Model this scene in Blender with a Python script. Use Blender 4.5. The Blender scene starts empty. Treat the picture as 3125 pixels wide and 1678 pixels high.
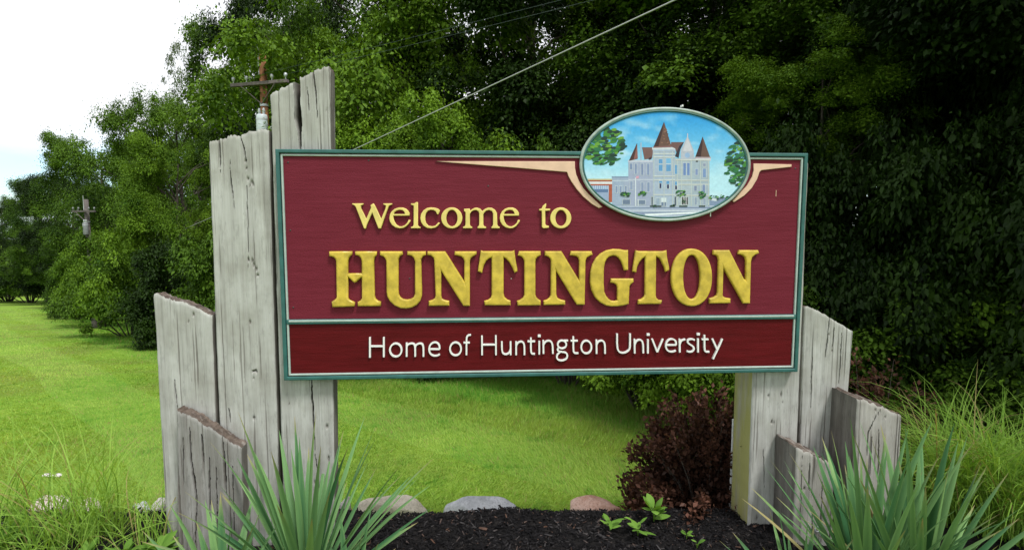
import bpy, bmesh, math, random
import numpy as np
from mathutils import Vector, Matrix

SC = bpy.context.scene
COL = SC.collection
R = math.radians

# ------------------------------------------------------------------ camera, sky, sun, exposure
EYE = 1.53
PITCH = 0.0920502
FOC = 1698.4                      # focal length in pixels of the 3125-wide photograph
cam_d = bpy.data.cameras.new('camera')
cam_d.sensor_width = 36.0
cam_d.lens = 36.0 * FOC / 3125.0
cam_d.clip_start = 0.05
cam_d.clip_end = 2000
cam = bpy.data.objects.new('camera', cam_d)
cam.location = (0, 0, EYE)
cam.rotation_euler = (math.pi / 2 - PITCH, 0, 0)
COL.objects.link(cam)
SC.camera = cam

SUN_DIR = Vector((0.36, -0.42, 0.95)).normalized()
world = bpy.data.worlds.new('World')
SC.world = world
world.use_nodes = True
wn, wl = world.node_tree.nodes, world.node_tree.links
wn.clear()
w_out = wn.new('ShaderNodeOutputWorld')
w_bg = wn.new('ShaderNodeBackground')
w_bg.inputs['Strength'].default_value = 0.10
w_sky = wn.new('ShaderNodeTexSky')
w_sky.sky_type = 'NISHITA'
w_sky.sun_disc = False
w_sky.sun_elevation = math.asin(SUN_DIR.z)
w_sky.sun_rotation = math.atan2(SUN_DIR.x, SUN_DIR.y)
w_tc = wn.new('ShaderNodeTexCoord')
w_map = wn.new('ShaderNodeMapping')
w_map.inputs['Scale'].default_value = (2.2, 2.2, 7.0)
w_no = wn.new('ShaderNodeTexNoise')
w_no.inputs['Scale'].default_value = 1.3
w_no.inputs['Detail'].default_value = 6
w_no.inputs['Roughness'].default_value = 0.55
w_sep = wn.new('ShaderNodeSeparateXYZ')
w_mr = wn.new('ShaderNodeMapRange')           # thin cloud low down, closed cloud higher up
w_mr.inputs['From Min'].default_value = 0.02
w_mr.inputs['From Max'].default_value = 0.24
w_mr.inputs['To Min'].default_value = -0.24
w_mr.inputs['To Max'].default_value = 0.55
w_add = wn.new('ShaderNodeMath'); w_add.operation = 'ADD'
w_ramp = wn.new('ShaderNodeMapRange'); w_ramp.interpolation_type = 'SMOOTHSTEP'
w_ramp.inputs['From Min'].default_value = 0.36
w_ramp.inputs['From Max'].default_value = 0.74
w_mix = wn.new('ShaderNodeMix'); w_mix.data_type = 'RGBA'
w_mix.inputs[7].default_value = (10.6, 10.8, 11.2, 1)
wl.new(w_tc.outputs['Generated'], w_map.inputs['Vector'])
wl.new(w_map.outputs['Vector'], w_no.inputs['Vector'])
wl.new(w_tc.outputs['Generated'], w_sep.inputs['Vector'])
wl.new(w_sep.outputs['Z'], w_mr.inputs['Value'])
wl.new(w_mr.outputs['Result'], w_add.inputs[0])
wl.new(w_no.outputs['Fac'], w_add.inputs[1])
wl.new(w_add.outputs[0], w_ramp.inputs['Value'])
wl.new(w_ramp.outputs['Result'], w_mix.inputs[0])
w_gain = wn.new('ShaderNodeMix'); w_gain.data_type = 'RGBA'; w_gain.blend_type = 'MULTIPLY'; w_gain.inputs[0].default_value = 1.0
w_gain.inputs[7].default_value = (1.75, 2.05, 2.3, 1)      # bright thin haze over the blue
wl.new(w_sky.outputs['Color'], w_gain.inputs[6])
wl.new(w_gain.outputs[2], w_mix.inputs[6])
wl.new(w_mix.outputs[2], w_bg.inputs['Color'])
wl.new(w_bg.outputs['Background'], w_out.inputs['Surface'])

sun_d = bpy.data.lights.new('sun', 'SUN')
sun_d.energy = 3.2
sun_d.angle = R(12)
sun_d.color = (1.0, 0.975, 0.935)
sun = bpy.data.objects.new('sun', sun_d)
sun.rotation_euler = SUN_DIR.to_track_quat('Z', 'Y').to_euler()
sun.location = (3, -4, 8)
COL.objects.link(sun)

SC.view_settings.view_transform = 'Standard'
SC.view_settings.look = 'None'
SC.view_settings.exposure = 0.1
SC.view_settings.gamma = 1.0
SC.view_settings.use_curve_mapping = False
SC.render.engine = 'CYCLES'
SC.cycles.max_bounces = 6
SC.cycles.diffuse_bounces = 3
SC.cycles.transmission_bounces = 4
SC.cycles.glossy_bounces = 2
SC.cycles.transparent_max_bounces = 4
SC.cycles.caustics_reflective = False
SC.cycles.caustics_refractive = False

# ------------------------------------------------------------------ helpers
CP, SP = math.cos(PITCH), math.sin(PITCH)

def ray(px, py):
    a, b = (px - 1562.5) / FOC, (py - 839.0) / FOC
    return Vector((a, CP - b * SP, -SP - b * CP))

def at(px, py, Y):
    d = ray(px, py)
    k = Y / d.y
    return Vector((d.x * k, Y, EYE + d.z * k))

YAW = 0.0614876
SIGN_O = Vector((-1.0471, 2.49945, 0.0))
AX_U = Vector((math.cos(YAW), math.sin(YAW), 0))
AX_N = Vector((math.sin(YAW), -math.cos(YAW), 0))      # towards the viewer
FRAME = Matrix((
    (AX_U.x, 0, AX_N.x, SIGN_O.x),
    (AX_U.y, 0, AX_N.y, SIGN_O.y),
    (0, 1, 0, 0),
    (0, 0, 0, 1)))

def S(px, py, n=0.0):
    """the point (u, height) of the plane parallel to the sign face, n metres in front of it"""
    d = ray(px, py)
    o = SIGN_O + AX_N * n
    k = (o - Vector((0, 0, EYE))).dot(AX_N) / d.dot(AX_N)
    p = Vector((0, 0, EYE)) + d * k
    return ((p - SIGN_O).dot(AX_U), p.z)

def sstep(x, a, b):
    t = np.clip((np.asarray(x, float) - a) / (b - a), 0, 1)
    return t * t * (3 - 2 * t)

def vnoise(x, y, seed=0):
    """smooth 2-D value noise, -1..1"""
    x = np.asarray(x, float); y = np.asarray(y, float)
    xi = np.floor(x).astype(np.int64); yi = np.floor(y).astype(np.int64)
    fx = x - xi; fy = y - yi
    fx = fx * fx * (3 - 2 * fx); fy = fy * fy * (3 - 2 * fy)
    def h(a, b):
        n = (a * 374761393 + b * 668265263 + seed * 974634777) & 0x7fffffff
        n = ((n ^ (n >> 13)) * 1274126177) & 0x7fffffff
        n = n ^ (n >> 16)
        return (n & 0xffff) / 32767.5 - 1
    return ((h(xi, yi) * (1 - fx) + h(xi + 1, yi) * fx) * (1 - fy)
            + (h(xi, yi + 1) * (1 - fx) + h(xi + 1, yi + 1) * fx) * fy)

def mesh_np(name, V, F, smooth=False, attrs=None):
    """mesh from vertex array V (n,3) and a face array (m,k) or list of such arrays"""
    me = bpy.data.meshes.new(name)
    Fs = F if isinstance(F, list) else [F]
    V = np.asarray(V, np.float32)
    me.vertices.add(len(V))
    me.vertices.foreach_set('co', V.ravel())
    nl = sum(f.size for f in Fs); nf = sum(len(f) for f in Fs)
    me.loops.add(nl); me.polygons.add(nf)
    me.loops.foreach_set('vertex_index', np.concatenate([f.ravel() for f in Fs]).astype(np.int32))
    starts, tot = [], 0
    for f in Fs:
        starts.append(tot + np.arange(len(f)) * f.shape[1]); tot += f.size
    me.polygons.foreach_set('loop_start', np.concatenate(starts).astype(np.int32))
    if smooth:
        me.polygons.foreach_set('use_smooth', np.ones(nf, bool))
    me.update(calc_edges=True)
    for k, a in (attrs or {}).items():
        at_ = me.attributes.new(k, 'FLOAT', 'POINT')
        at_.data.foreach_set('value', np.asarray(a, np.float32))
    return me

def obj(name, me, m=None, parent=None, loc=None, mw=None):
    o = bpy.data.objects.new(name, me)
    COL.objects.link(o)
    if m is not None and me is not None and len(me.materials) == 0:
        for x in (m if isinstance(m, (list, tuple)) else [m]):
            me.materials.append(x)
    if parent is not None:
        o.parent = parent
    if mw is not None:
        o.matrix_world = mw
    if loc is not None:
        o.location = loc
    return o

def tag(o, label=None, cat=None, group=None, kind=None):
    if label: o['label'] = label
    if cat: o['category'] = cat
    if group: o['group'] = group
    if kind: o['kind'] = kind
    return o

def empty(name, loc=(0, 0, 0), mw=None):
    o = bpy.data.objects.new(name, None)
    o.empty_display_size = 0.1
    COL.objects.link(o)
    if mw is not None: o.matrix_world = mw
    else: o.location = loc
    return o

def bm_obj(name, bm, m, parent=None, smooth=False, mw=None, loc=None):
    me = bpy.data.meshes.new(name)
    bm.normal_update()
    bm.to_mesh(me); bm.free()
    if smooth:
        me.polygons.foreach_set('use_smooth', np.ones(len(me.polygons), bool))
    return obj(name, me, m, parent, mw=mw, loc=loc)

def add_box(bm, a, b, bevel=0.0):
    vs = [bm.verts.new((x, y, z)) for x in (a[0], b[0]) for y in (a[1], b[1]) for z in (a[2], b[2])]
    fs = [(0, 1, 3, 2), (4, 6, 7, 5), (0, 4, 5, 1), (2, 3, 7, 6), (0, 2, 6, 4), (1, 5, 7, 3)]
    ff = [bm.faces.new([vs[i] for i in f]) for f in fs]
    if bevel:
        es = list({e for f in ff for e in f.edges})
        bmesh.ops.bevel(bm, geom=es, offset=bevel, segments=2, affect='EDGES', profile=0.5)

def tube_arrays(pts, rad, k=8):
    """tapered tube along a polyline: verts, quads"""
    pts = [Vector(p) for p in pts]
    V, F = [], []
    ref = Vector((0.31, 0.17, 0.93)).normalized()
    for i, p in enumerate(pts):
        d = (pts[min(i + 1, len(pts) - 1)] - pts[max(i - 1, 0)]).normalized()
        a = d.cross(ref)
        if a.length < 1e-3: a = d.cross(Vector((1, 0, 0)))
        a.normalize(); b = d.cross(a)
        for j in range(k):
            t = 2 * math.pi * j / k
            V.append(p + (a * math.cos(t) + b * math.sin(t)) * rad[i])
    for i in range(len(pts) - 1):
        for j in range(k):
            F.append((i * k + j, i * k + (j + 1) % k, (i + 1) * k + (j + 1) % k, (i + 1) * k + j))
    return np.array([tuple(v) for v in V]), np.array(F, np.int64)

def join_arrays(parts):
    Vs, Fs, o = [], [], 0
    for V, F in parts:
        Vs.append(V); Fs.append(F + o); o += len(V)
    return np.concatenate(Vs), np.concatenate(Fs)

# ------------------------------------------------------------------ materials
class NT:
    def __init__(self, name, rough=0.6, spec=0.5):
        self.m = bpy.data.materials.new(name)
        self.m.use_nodes = True
        self.nt = self.m.node_tree
        self.b = self.nt.nodes['Principled BSDF']
        self.b.inputs['Roughness'].default_value = rough
        self.b.inputs['Specular IOR Level'].default_value = spec
    def n(self, t, **kw):
        nd = self.nt.nodes.new('ShaderNode' + t)
        for k, v in kw.items():
            if hasattr(nd, k) and k not in ('inputs',): setattr(nd, k, v)
        return nd
    def l(self, a, b): self.nt.links.new(a, b)
    def coords(self, scale=(1, 1, 1), out='Object'):
        tc = self.n('TexCoord'); mp = self.n('Mapping')
        mp.inputs['Scale'].default_value = scale
        self.l(tc.outputs[out], mp.inputs['Vector'])
        return mp.outputs['Vector']
    def noise(self, vec, scale, detail=4, rough=0.55, out='Fac'):
        nz = self.n('TexNoise')
        nz.inputs['Scale'].default_value = scale
        nz.inputs['Detail'].default_value = detail
        nz.inputs['Roughness'].default_value = rough
        self.l(vec, nz.inputs['Vector'])
        return nz.outputs[out]
    def ramp(self, fac, stops):
        r = self.n('ValToRGB')
        e = r.color_ramp.elements
        while len(e) < len(stops): e.new(0.5)
        for i, (p, c) in enumerate(stops):
            e[i].position = p
            e[i].color = (*c, 1) if len(c) == 3 else c
        self.l(fac, r.inputs['Fac'])
        return r.outputs['Color']
    def mix(self, fac, a, b, mode='MIX'):
        x = self.n('Mix'); x.data_type = 'RGBA'; x.blend_type = mode
        for sock, v in ((x.inputs[0], fac), (x.inputs[6], a), (x.inputs[7], b)):
            if hasattr(v, 'links') or hasattr(v, 'is_linked'): self.l(v, sock)
            elif isinstance(v, (int, float)): sock.default_value = v
            else: sock.default_value = (*v, 1)
        return x.outputs[2]
    def math(self, op, a, b=0.0):
        x = self.n('Math'); x.operation = op
        for i, v in enumerate((a, b)):
            if hasattr(v, 'is_linked'): self.l(v, x.inputs[i])
            else: x.inputs[i].default_value = v
        return x.outputs[0]
    def bump(self, h, strength, dist=0.01):
        bp = self.n('Bump')
        bp.inputs['Strength'].default_value = strength
        bp.inputs['Distance'].default_value = dist
        self.l(h, bp.inputs['Height'])
        self.l(bp.outputs['Normal'], self.b.inputs['Normal'])
    def color(self, c):
        if hasattr(c, 'is_linked'): self.l(c, self.b.inputs['Base Color'])
        else: self.b.inputs['Base Color'].default_value = (*c, 1)
        return self

def leaf_mat(name, dark, light, trans=0.24, rough=0.45, objvar=0.25, spec=0.09):
    t = NT(name, rough, spec)
    a = t.n('Attribute'); a.attribute_name = 'tint'
    oi = t.n('ObjectInfo')
    v = t.math('ADD', a.outputs['Fac'], t.math('MULTIPLY', t.math('SUBTRACT', oi.outputs['Random'], 0.5), objvar))
    c = t.ramp(v, [(0.0, dark), (1.0, light)])
    ad = t.n('Attribute'); ad.attribute_name = 'dry'
    c = t.mix(ad.outputs['Fac'], c, (.36, .27, .13))
    t.color(c)
    tr = t.n('BsdfTranslucent')
    warm = t.mix(1.0, c, (1.25, 1.15, 0.5), 'MULTIPLY')
    t.l(warm, tr.inputs['Color'])
    mx = t.n('MixShader')
    mx.inputs[0].default_value = trans
    t.l(t.b.outputs[0], mx.inputs[1]); t.l(tr.outputs[0], mx.inputs[2])
    t.l(mx.outputs[0], t.nt.nodes['Material Output'].inputs['Surface'])
    return t.m

def wood_mat(name, light, dark, crack=0.5, wear=0.0, wearcol=(.20, .18, .16), tone=None):
    """painted or bare weathered timber, grain along local Y"""
    t = NT(name, 0.75, 0.25)
    g1 = t.noise(t.coords((26, 0.9, 26)), 1.0, 6, 0.6)
    g2 = t.noise(t.coords((95, 1.6, 95)), 1.0, 5, 0.65)
    g3 = t.noise(t.coords((3, 2.2, 3)), 1.6, 4, 0.6)
    base = t.mix(t.ramp(g1, [(0.35, (0, 0, 0)), (0.68, (1, 1, 1))]), dark, light)
    blot = t.ramp(g3, [(0.40, (1, 1, 1)), (0.62, (0.74, 0.73, 0.70))])
    base = t.mix(1.0, base, blot, 'MULTIPLY')
    g4 = t.noise(t.coords((40, 9, 40)), 1.0, 6, 0.75)
    base = t.mix(t.math('MULTIPLY', t.ramp(g4, [(0.56, (0, 0, 0)), (0.60, (1, 1, 1))]), min(.6, crack * .48)), base, tuple(x * .62 for x in dark))
    cr = t.ramp(g2, [(0.28, (1, 1, 1)), (0.41, (0, 0, 0))])
    base = t.mix(t.math('MULTIPLY', cr, crack), base, (0.10, 0.09, 0.08))
    if wear > 0:
        w1 = t.noise(t.coords((14, 1.4, 14)), 1.0, 6, 0.7)
        base = t.mix(t.math('MULTIPLY', t.ramp(w1, [(0.50, (0, 0, 0)), (0.62, (1, 1, 1))]), wear), base, wearcol)
    if tone:
        w2 = t.noise(t.coords((7, 0.8, 7)), 1.3, 5, 0.65)
        base = t.mix(t.ramp(w2, [(0.38, (0, 0, 0)), (0.56, (1, 1, 1))]), base, tone)
    ab = t.n('Attribute'); ab.attribute_name = 'bare'
    base = t.mix(ab.outputs['Fac'], base, (0.075, 0.060, 0.048))
    t.color(base)
    h = t.math('ADD', t.math('MULTIPLY', g1, 0.6), g2)
    t.bump(h, 0.8, 0.005)
    return t.m

M = {}
M['post'] = wood_mat('painted_timber', (.535, .54, .515), (.385, .383, .362), 0.72, 0.22)
M['post_grey'] = wood_mat('weathered_timber', (.37, .362, .35), (.22, .212, .202), 0.9, 0.45)
M['post_mid'] = wood_mat('worn_timber', (.47, .455, .425), (.345, .33, .305), 0.6, 0.28)
M['post_brown'] = wood_mat('bare_timber', (.24, .225, .205), (.13, .12, .11), 0.85, 0.5, (.09, .075, .065))
M['post_algae'] = wood_mat('algae_timber', (.44, .42, .36), (.30, .28, .22), 0.6, 0.3, tone=(.30, .29, .105))
M['endgrain'] = wood_mat('end_grain', (.18, .140, .115), (.07, .052, .044), 0.7, 0.55, (.36, .33, .30))

def sign_paint(name, c, c2, rough=0.55):
    t = NT(name, rough, 0.14)
    g = t.noise(t.coords((5, 55, 5)), 1.0, 5, 0.65)
    f = t.noise(t.coords((1, 1, 1)), 190.0, 3, 0.6)
    b = t.noise(t.coords((1.6, 3.5, 1)), 2.0, 4, 0.6)
    k = t.math('ADD', t.math('MULTIPLY', g, 0.6), t.math('MULTIPLY', b, 0.4))
    t.color(t.mix(t.ramp(k, [(0.36, (0, 0, 0)), (0.64, (1, 1, 1))]), c, c2))
    t.bump(t.math('ADD', g, t.math('MULTIPLY', f, 0.8)), 0.5, 0.004)
    return t.m

M['maroon'] = sign_paint('maroon_paint', (.134, .013, .025), (.160, .018, .033))
M['darkred'] = sign_paint('dark_red_paint', (.072, .0025, .004), (.112, .0045, .0075))
def plain(name, c, rough=0.5, var=0.12, scale=30, bump=0.0, metal=0.0):
    t = NT(name, rough)
    nz = t.noise(t.coords(), scale, 4)
    lo = tuple(x * (1 - var) for x in c); hi = tuple(min(1, x * (1 + var)) for x in c)
    t.color(t.ramp(nz, [(0.35, lo), (0.65, hi)]))
    t.b.inputs['Metallic'].default_value = metal
    if bump: t.bump(nz, bump, 0.005)
    return t.m
M['gold'] = plain('gold_paint', (.55, .400, .052), 0.30, 0.20, 26, 0.25)
M['gold2'] = plain('pale_gold_paint', (.72, .58, .17), 0.42, 0.10, 22, 0.1)
M['teal'] = plain('teal_paint', (.026, .112, .104), 0.45, 0.15, 18)
M['pale'] = plain('pale_grey_green_paint', (.36, .44, .41), 0.45, 0.10, 20)
M['peach'] = plain('peach_paint', (.70, .47, .34), 0.5, 0.07, 20)
M['white'] = plain('white_paint', (.80, .80, .79), 0.45, 0.05, 20)
M['rim'] = plain('grey_green_rim', (.30, .37, .33), 0.4, 0.18, 25)
M['screw'] = plain('dark_screw', (.05, .03, .03), 0.5)
M['metal'] = plain('galvanised_metal', (.55, .57, .60), 0.4, 0.1, 20, 0, 0.3)
M['can'] = plain('grey_tank', (.56, .62, .66), 0.4, 0.08, 8)
M['fargrey'] = plain('dull_grey_tank', (.22, .23, .24), 0.6, 0.1, 8)
M['polewood'] = wood_mat('pole_timber', (.46, .215, .10), (.28, .12, .055), 0.5, 0.2)
M['armwood'] = plain('arm_timber', (.16, .13, .13), 0.8, 0.25, 15)
M['darkpole'] = plain('dark_pole_timber', (.10, .085, .08), 0.85, 0.25, 8)
M['wire'] = plain('cable', (.42, .43, .42), 0.5, 0.06, 20)
M['darkwire'] = plain('dark_cable', (.05, .08, .07), 0.6, 0.06, 20)
M['litter'] = plain('paper_scrap', (.52, .47, .46), 0.7, 0.2, 40)

t = NT('painted_picture', 0.45, 0.4)
a = t.n('VertexColor'); a.layer_name = 'Col'
nz = t.noise(t.coords(), 90, 3)
t.color(t.mix(1.0, a.outputs['Color'], t.ramp(nz, [(0.3, (.86, .86, .86)), (0.7, (1.0, 1.0, 1.0))]), 'MULTIPLY'))
M['picture'] = t.m

# lawn ground
t = NT('lawn', 0.9, 0.1)
v = t.coords()
n1 = t.noise(v, 0.55, 5, 0.6); n2 = t.noise(v, 7.0, 5, 0.7); n3 = t.noise(v, 55.0, 3, 0.7)
c = t.ramp(n2, [(0.32, (.140, .290, .025)), (0.68, (.270, .420, .050))])
c = t.mix(t.ramp(n1, [(0.42, (0, 0, 0)), (0.70, (1, 1, 1))]), c, (.19, .24, .05))
c = t.mix(t.math('MULTIPLY', t.ramp(n3, [(0.30, (1, 1, 1)), (0.46, (0, 0, 0))]), 0.55), c, (.030, .060, .010))
t.color(c); t.bump(n3, 0.8, 0.03)
M['lawn'] = t.m
t = NT('mulch', 0.95, 0.1)
v = t.coords()
n1 = t.noise(v, 45, 5, 0.7)
t.color(t.ramp(n1, [(0.3, (.004, .004, .004)), (0.75, (.028, .025, .024))])); t.bump(n1, 1.0, 0.02)
M['mulch'] = t.m
t = NT('mulch_chip', 0.85, 0.06)
a = t.n('Attribute'); a.attribute_name = 'tint'
t.color(t.ramp(a.outputs['Fac'], [(0, (.004, .004, .0045)), (0.86, (.016, .015, .016)), (0.96, (.060, .056, .056)), (1.0, (.11, .06, .04))]))
M['chip'] = t.m
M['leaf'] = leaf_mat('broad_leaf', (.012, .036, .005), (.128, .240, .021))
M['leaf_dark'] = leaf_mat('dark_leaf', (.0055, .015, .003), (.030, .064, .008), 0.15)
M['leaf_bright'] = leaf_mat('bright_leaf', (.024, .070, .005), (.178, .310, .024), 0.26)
M['leaf_grey'] = leaf_mat('pale_leaf', (.050, .085, .035), (.150, .200, .080), 0.35)
M['leaf_red'] = leaf_mat('burgundy_leaf', (.008, .006, .004), (.190, .085, .058), 0.15, 0.4, 0.1)
M['yucca'] = leaf_mat('yucca_leaf', (.050, .150, .062), (.210, .370, .135), 0.15, 0.42, 0.45)
M['blade'] = leaf_mat('grass_blade', (.085, .215, .018), (.300, .480, .085), 0.35, 0.45, 0.2)
M['lawn_blade'] = leaf_mat('lawn_blade', (.115, .295, .036), (.490, .620, .140), 0.35, 0.6, 0.0, 0.08)
M['weed'] = leaf_mat('weed_leaf', (.080, .190, .025), (.210, .380, .065), 0.35, 0.5, 0.2)
M['bark'] = plain('bark', (.060, .048, .038), 0.9, 0.4, 14, 0.6)
def stone_mat(name, c1, c2, sc=9):
    t = NT(name, 0.85, 0.25)
    v = t.coords()
    n1 = t.noise(v, sc, 6, 0.65); n2 = t.noise(v, 90, 3, 0.7)
    c = t.ramp(n1, [(0.36, c1), (0.64, c2)])
    c = t.mix(t.ramp(n2, [(0.30, (0.55, 0.55, 0.55)), (0.5, (0, 0, 0))]), c, tuple(x * .45 for x in c1))
    t.color(c); t.bump(t.math('ADD', n1, t.math('MULTIPLY', n2, .4)), 0.6, 0.02)
    return t.m
M['st_tan'] = stone_mat('tan_stone', (.52, .46, .36), (.74, .67, .55))
M['st_grey'] = stone_mat('grey_stone', (.42, .43, .45), (.68, .69, .71))
M['st_pink'] = stone_mat('pink_granite', (.48, .24, .16), (.72, .52, .43), 7)
M['st_mauve'] = stone_mat('mauve_stone', (.44, .35, .31), (.66, .56, .51))
M['st_white'] = stone_mat('white_stone', (.48, .44, .40), (.68, .65, .61))

# ------------------------------------------------------------------ terrain
def zt(x, y):
    x = np.asarray(x, float); y = np.asarray(y, float)
    yy = np.clip(y, 3.5, None)
    lawn = -0.45 - 0.125 * (np.minimum(yy, 30) - 3.5) - 0.115 * np.clip(yy - 30, 0, 60)
    lawn = lawn + 0.05 * vnoise(x * 0.22, y * 0.22, 3) * sstep(y, 4, 9)
    bed = -0.05 + 0.0 * x
    k = sstep(y, 2.80, 3.35)
    return bed * (1 - k) + lawn * k

ys = np.concatenate([np.linspace(-12, 2.6, 12), np.linspace(2.7, 4.2, 24), np.geomspace(4.4, 420, 70)])
xs = np.concatenate([-np.geomspace(400, 7, 40), np.linspace(-6.5, 6.5, 53), np.geomspace(7, 400, 40)])
X, Y = np.meshgrid(xs, ys)
V = np.stack([X, Y, zt(X, Y)], -1).reshape(-1, 3)
nx, ny = len(xs), len(ys)
I = np.arange(nx * ny).reshape(ny, nx)
F = np.stack([I[:-1, :-1], I[:-1, 1:], I[1:, 1:], I[1:, :-1]], -1).reshape(-1, 4)
tag(obj('ground', mesh_np('ground', V, F, True), M['lawn']), 'mown green lawn falling away behind the sign', kind='structure')

# the black mulch bed round the posts
xs = np.linspace(-4.6, 4.6, 150); ys = np.linspace(1.0, 3.16, 60)
X, Y = np.meshgrid(xs, ys)
def bed_z(x, y):
    x = np.asarray(x, float); y = np.asarray(y, float)
    h = 0.012 * vnoise(x * 2.3, y * 2.3, 9) + 0.010 * vnoise(x * 9, y * 9, 10)
    return h - 0.30 * sstep(y + 0.03 * vnoise(x * 1.7, x * 0 + 1, 4), 2.82, 3.14) - 0.10 * sstep(-y, -1.6, -1.0)
Z = bed_z(X, Y) + 0.006 * vnoise(X * 30, Y * 30, 11)
V = np.stack([X, Y, Z], -1).reshape(-1, 3)
I = np.arange(X.size).reshape(X.shape)
F = np.stack([I[:-1, :-1], I[:-1, 1:], I[1:, 1:], I[1:, :-1]], -1).reshape(-1, 4)
tag(obj('mulch_bed', mesh_np('mulch_bed', V, F, True), M['mulch']), 'bed of black mulch round the sign posts', kind='structure')

rng = np.random.default_rng(5)
def chips(n, x0, x1, y0, y1, smin, smax):
    x = rng.uniform(x0, x1, n); y = rng.uniform(y0, y1, n)
    z = bed_z(x, y) + rng.uniform(-0.002, 0.012, n)
    L = rng.uniform(smin, smax, n); Wd = L * rng.uniform(0.10, 0.30, n); T = Wd * rng.uniform(.25, .6, n)
    a = rng.uniform(0, math.pi, n); e = rng.normal(0, 0.42, n)
    dx = np.stack([np.cos(a) * np.cos(e), np.sin(a) * np.cos(e), np.sin(e)], -1)
    dy = np.stack([-np.sin(a), np.cos(a), rng.normal(0, .35, n)], -1)
    dz = np.cross(dx, dy)
    P = np.stack([x, y, z], -1)
    out = []
    for i, (sx, sy, sz) in enumerate([(-1, -1, -1), (1, -.5, -1), (1, .6, -1), (-1, 1, -1), (-.9, -.8, 1), (.85, -.4, 1), (.9, .5, 1), (-.8, .9, 1)]):
        out.append(P + dx * (sx * L / 2)[:, None] + dy * (sy * Wd / 2)[:, None] + dz * (sz * T / 2)[:, None])
    V = np.stack(out, 1).reshape(-1, 3)
    f = np.array([(4, 5, 6, 7), (0, 4, 7, 3), (1, 2, 6, 5), (0, 1, 5, 4), (2, 3, 7, 6)])
    F = (np.arange(n)[:, None, None] * 8 + f[None]).reshape(-1, 4)
    return V, F, np.repeat(rng.uniform(0, 1, n), 8)
parts = [chips(24000, -1.1, 1.35, 2.15, 2.98, .006, .028), chips(7000, -3.2, 3.4, 1.7, 2.98, .02, .055)]
Vc, Fc = join_arrays([(p[0], p[1]) for p in parts])
tag(obj('mulch_chips', mesh_np('mulch_chips', Vc, Fc, False, {'tint': np.concatenate([p[2] for p in parts])}), M['chip']),
    'loose black wood mulch between the posts', kind='stuff')

# mown grass blades, denser towards the viewer
def lawn_blades(n):
    u = rng.uniform(0, 1, n)
    y0, y1 = 3.22, 46.0
    y = (y0 ** -0.62 + u * (y1 ** -0.62 - y0 ** -0.62)) ** (-1 / 0.62)
    x = rng.uniform(-1.30, 0.62, n) * (y + 1.2)
    z = zt(x, y)
    h = rng.uniform(.012, .034, n) * (1 + 0.012 * y) * (1 + .25 * vnoise(x * 1.3, y * 1.3, 21))
    wd = (0.0010 + 0.00042 * y) * rng.uniform(.7, 1.4, n)
    a = rng.uniform(0, 2 * math.pi, n); lean = rng.uniform(.4, 1.7, n) * h
    # mown stripes running away to the left
    st = vnoise((x * 0.70 + y * 0.62) * 0.75, (y - x) * 0.05, 8)
    tint = np.clip(0.50 + .26 * st + .22 * vnoise(x * .45, y * .45, 15) + .16 * vnoise(x * 2.3, y * 1.6, 16) + rng.normal(0, .15, n) - .30 * (vnoise(x * 5.1, y * 5.1, 31) > .62), 0, 1)
    # longer unmown grass by the wood, with tree shade put into its tint
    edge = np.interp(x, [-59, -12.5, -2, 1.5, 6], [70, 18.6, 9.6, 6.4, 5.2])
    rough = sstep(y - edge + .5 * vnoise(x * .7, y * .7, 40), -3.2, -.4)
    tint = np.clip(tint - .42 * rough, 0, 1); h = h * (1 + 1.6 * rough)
    base = np.stack([x, y, z - .004], -1)
    side = np.stack([np.cos(a) * wd, np.sin(a) * wd, 0 * a], -1)
    # the mower lays the blades one way and then the other, in strips along the wood
    strip = np.sign(np.sin((x * .69 + y * .72) * 2 * math.pi / 2.1 + .5 * vnoise(x * .3, y * .3, 44)))
    b = np.where(rng.uniform(0, 1, n) < .75, math.atan2(.69, -.72) + (strip > 0) * math.pi + rng.normal(0, .55, n), rng.uniform(0, 6.28, n))
    tint = np.clip(tint + .07 * strip, 0, 1)
    tip = base + np.stack([np.cos(b) * lean, np.sin(b) * lean, h], -1)
    V = np.stack([base - side, base + side, tip], 1).reshape(-1, 3)
    F = np.arange(3 * n).reshape(-1, 3)
    dry = np.clip(.9 * (rng.uniform(0, 1, n) < .05 + .10 * np.clip(vnoise(x * .9, y * .9, 33), 0, 1)), 0, 1)
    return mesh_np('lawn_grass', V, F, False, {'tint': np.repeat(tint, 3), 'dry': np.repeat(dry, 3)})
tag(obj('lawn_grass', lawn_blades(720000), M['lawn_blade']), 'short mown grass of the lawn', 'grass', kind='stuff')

# ------------------------------------------------------------------ sign
def curve_mesh(name, loops, extrude, bevel, res=3):
    cu = bpy.data.curves.new(name, 'CURVE')
    cu.dimensions = '2D'; cu.fill_mode = 'BOTH'
    cu.extrude = extrude; cu.bevel_depth = bevel; cu.bevel_resolution = res; cu.offset = -bevel
    for lp in loops:
        sp = cu.splines.new('POLY'); sp.points.add(len(lp) - 1)
        for i, p in enumerate(lp): sp.points[i].co = (p[0], p[1], 0, 1)
        sp.use_cyclic_u = True
    o = bpy.data.objects.new('tmp', cu); COL.objects.link(o)
    bpy.context.view_layer.update()
    me = bpy.data.meshes.new_from_object(o.evaluated_get(bpy.context.evaluated_depsgraph_get()))
    bpy.data.objects.remove(o); bpy.data.curves.remove(cu)
    me.name = name; me.materials.clear()
    return me

W_S = 2.44
sign = empty('welcome_sign', mw=FRAME)
tag(sign, 'maroon welcome sign with gold raised letters, teal border and oval picture', 'sign')
V0 = 0.8132; H_S = 1.0443
VD = 0.5 * (S(872, 982)[1] + S(2434, 967)[1])

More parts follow.
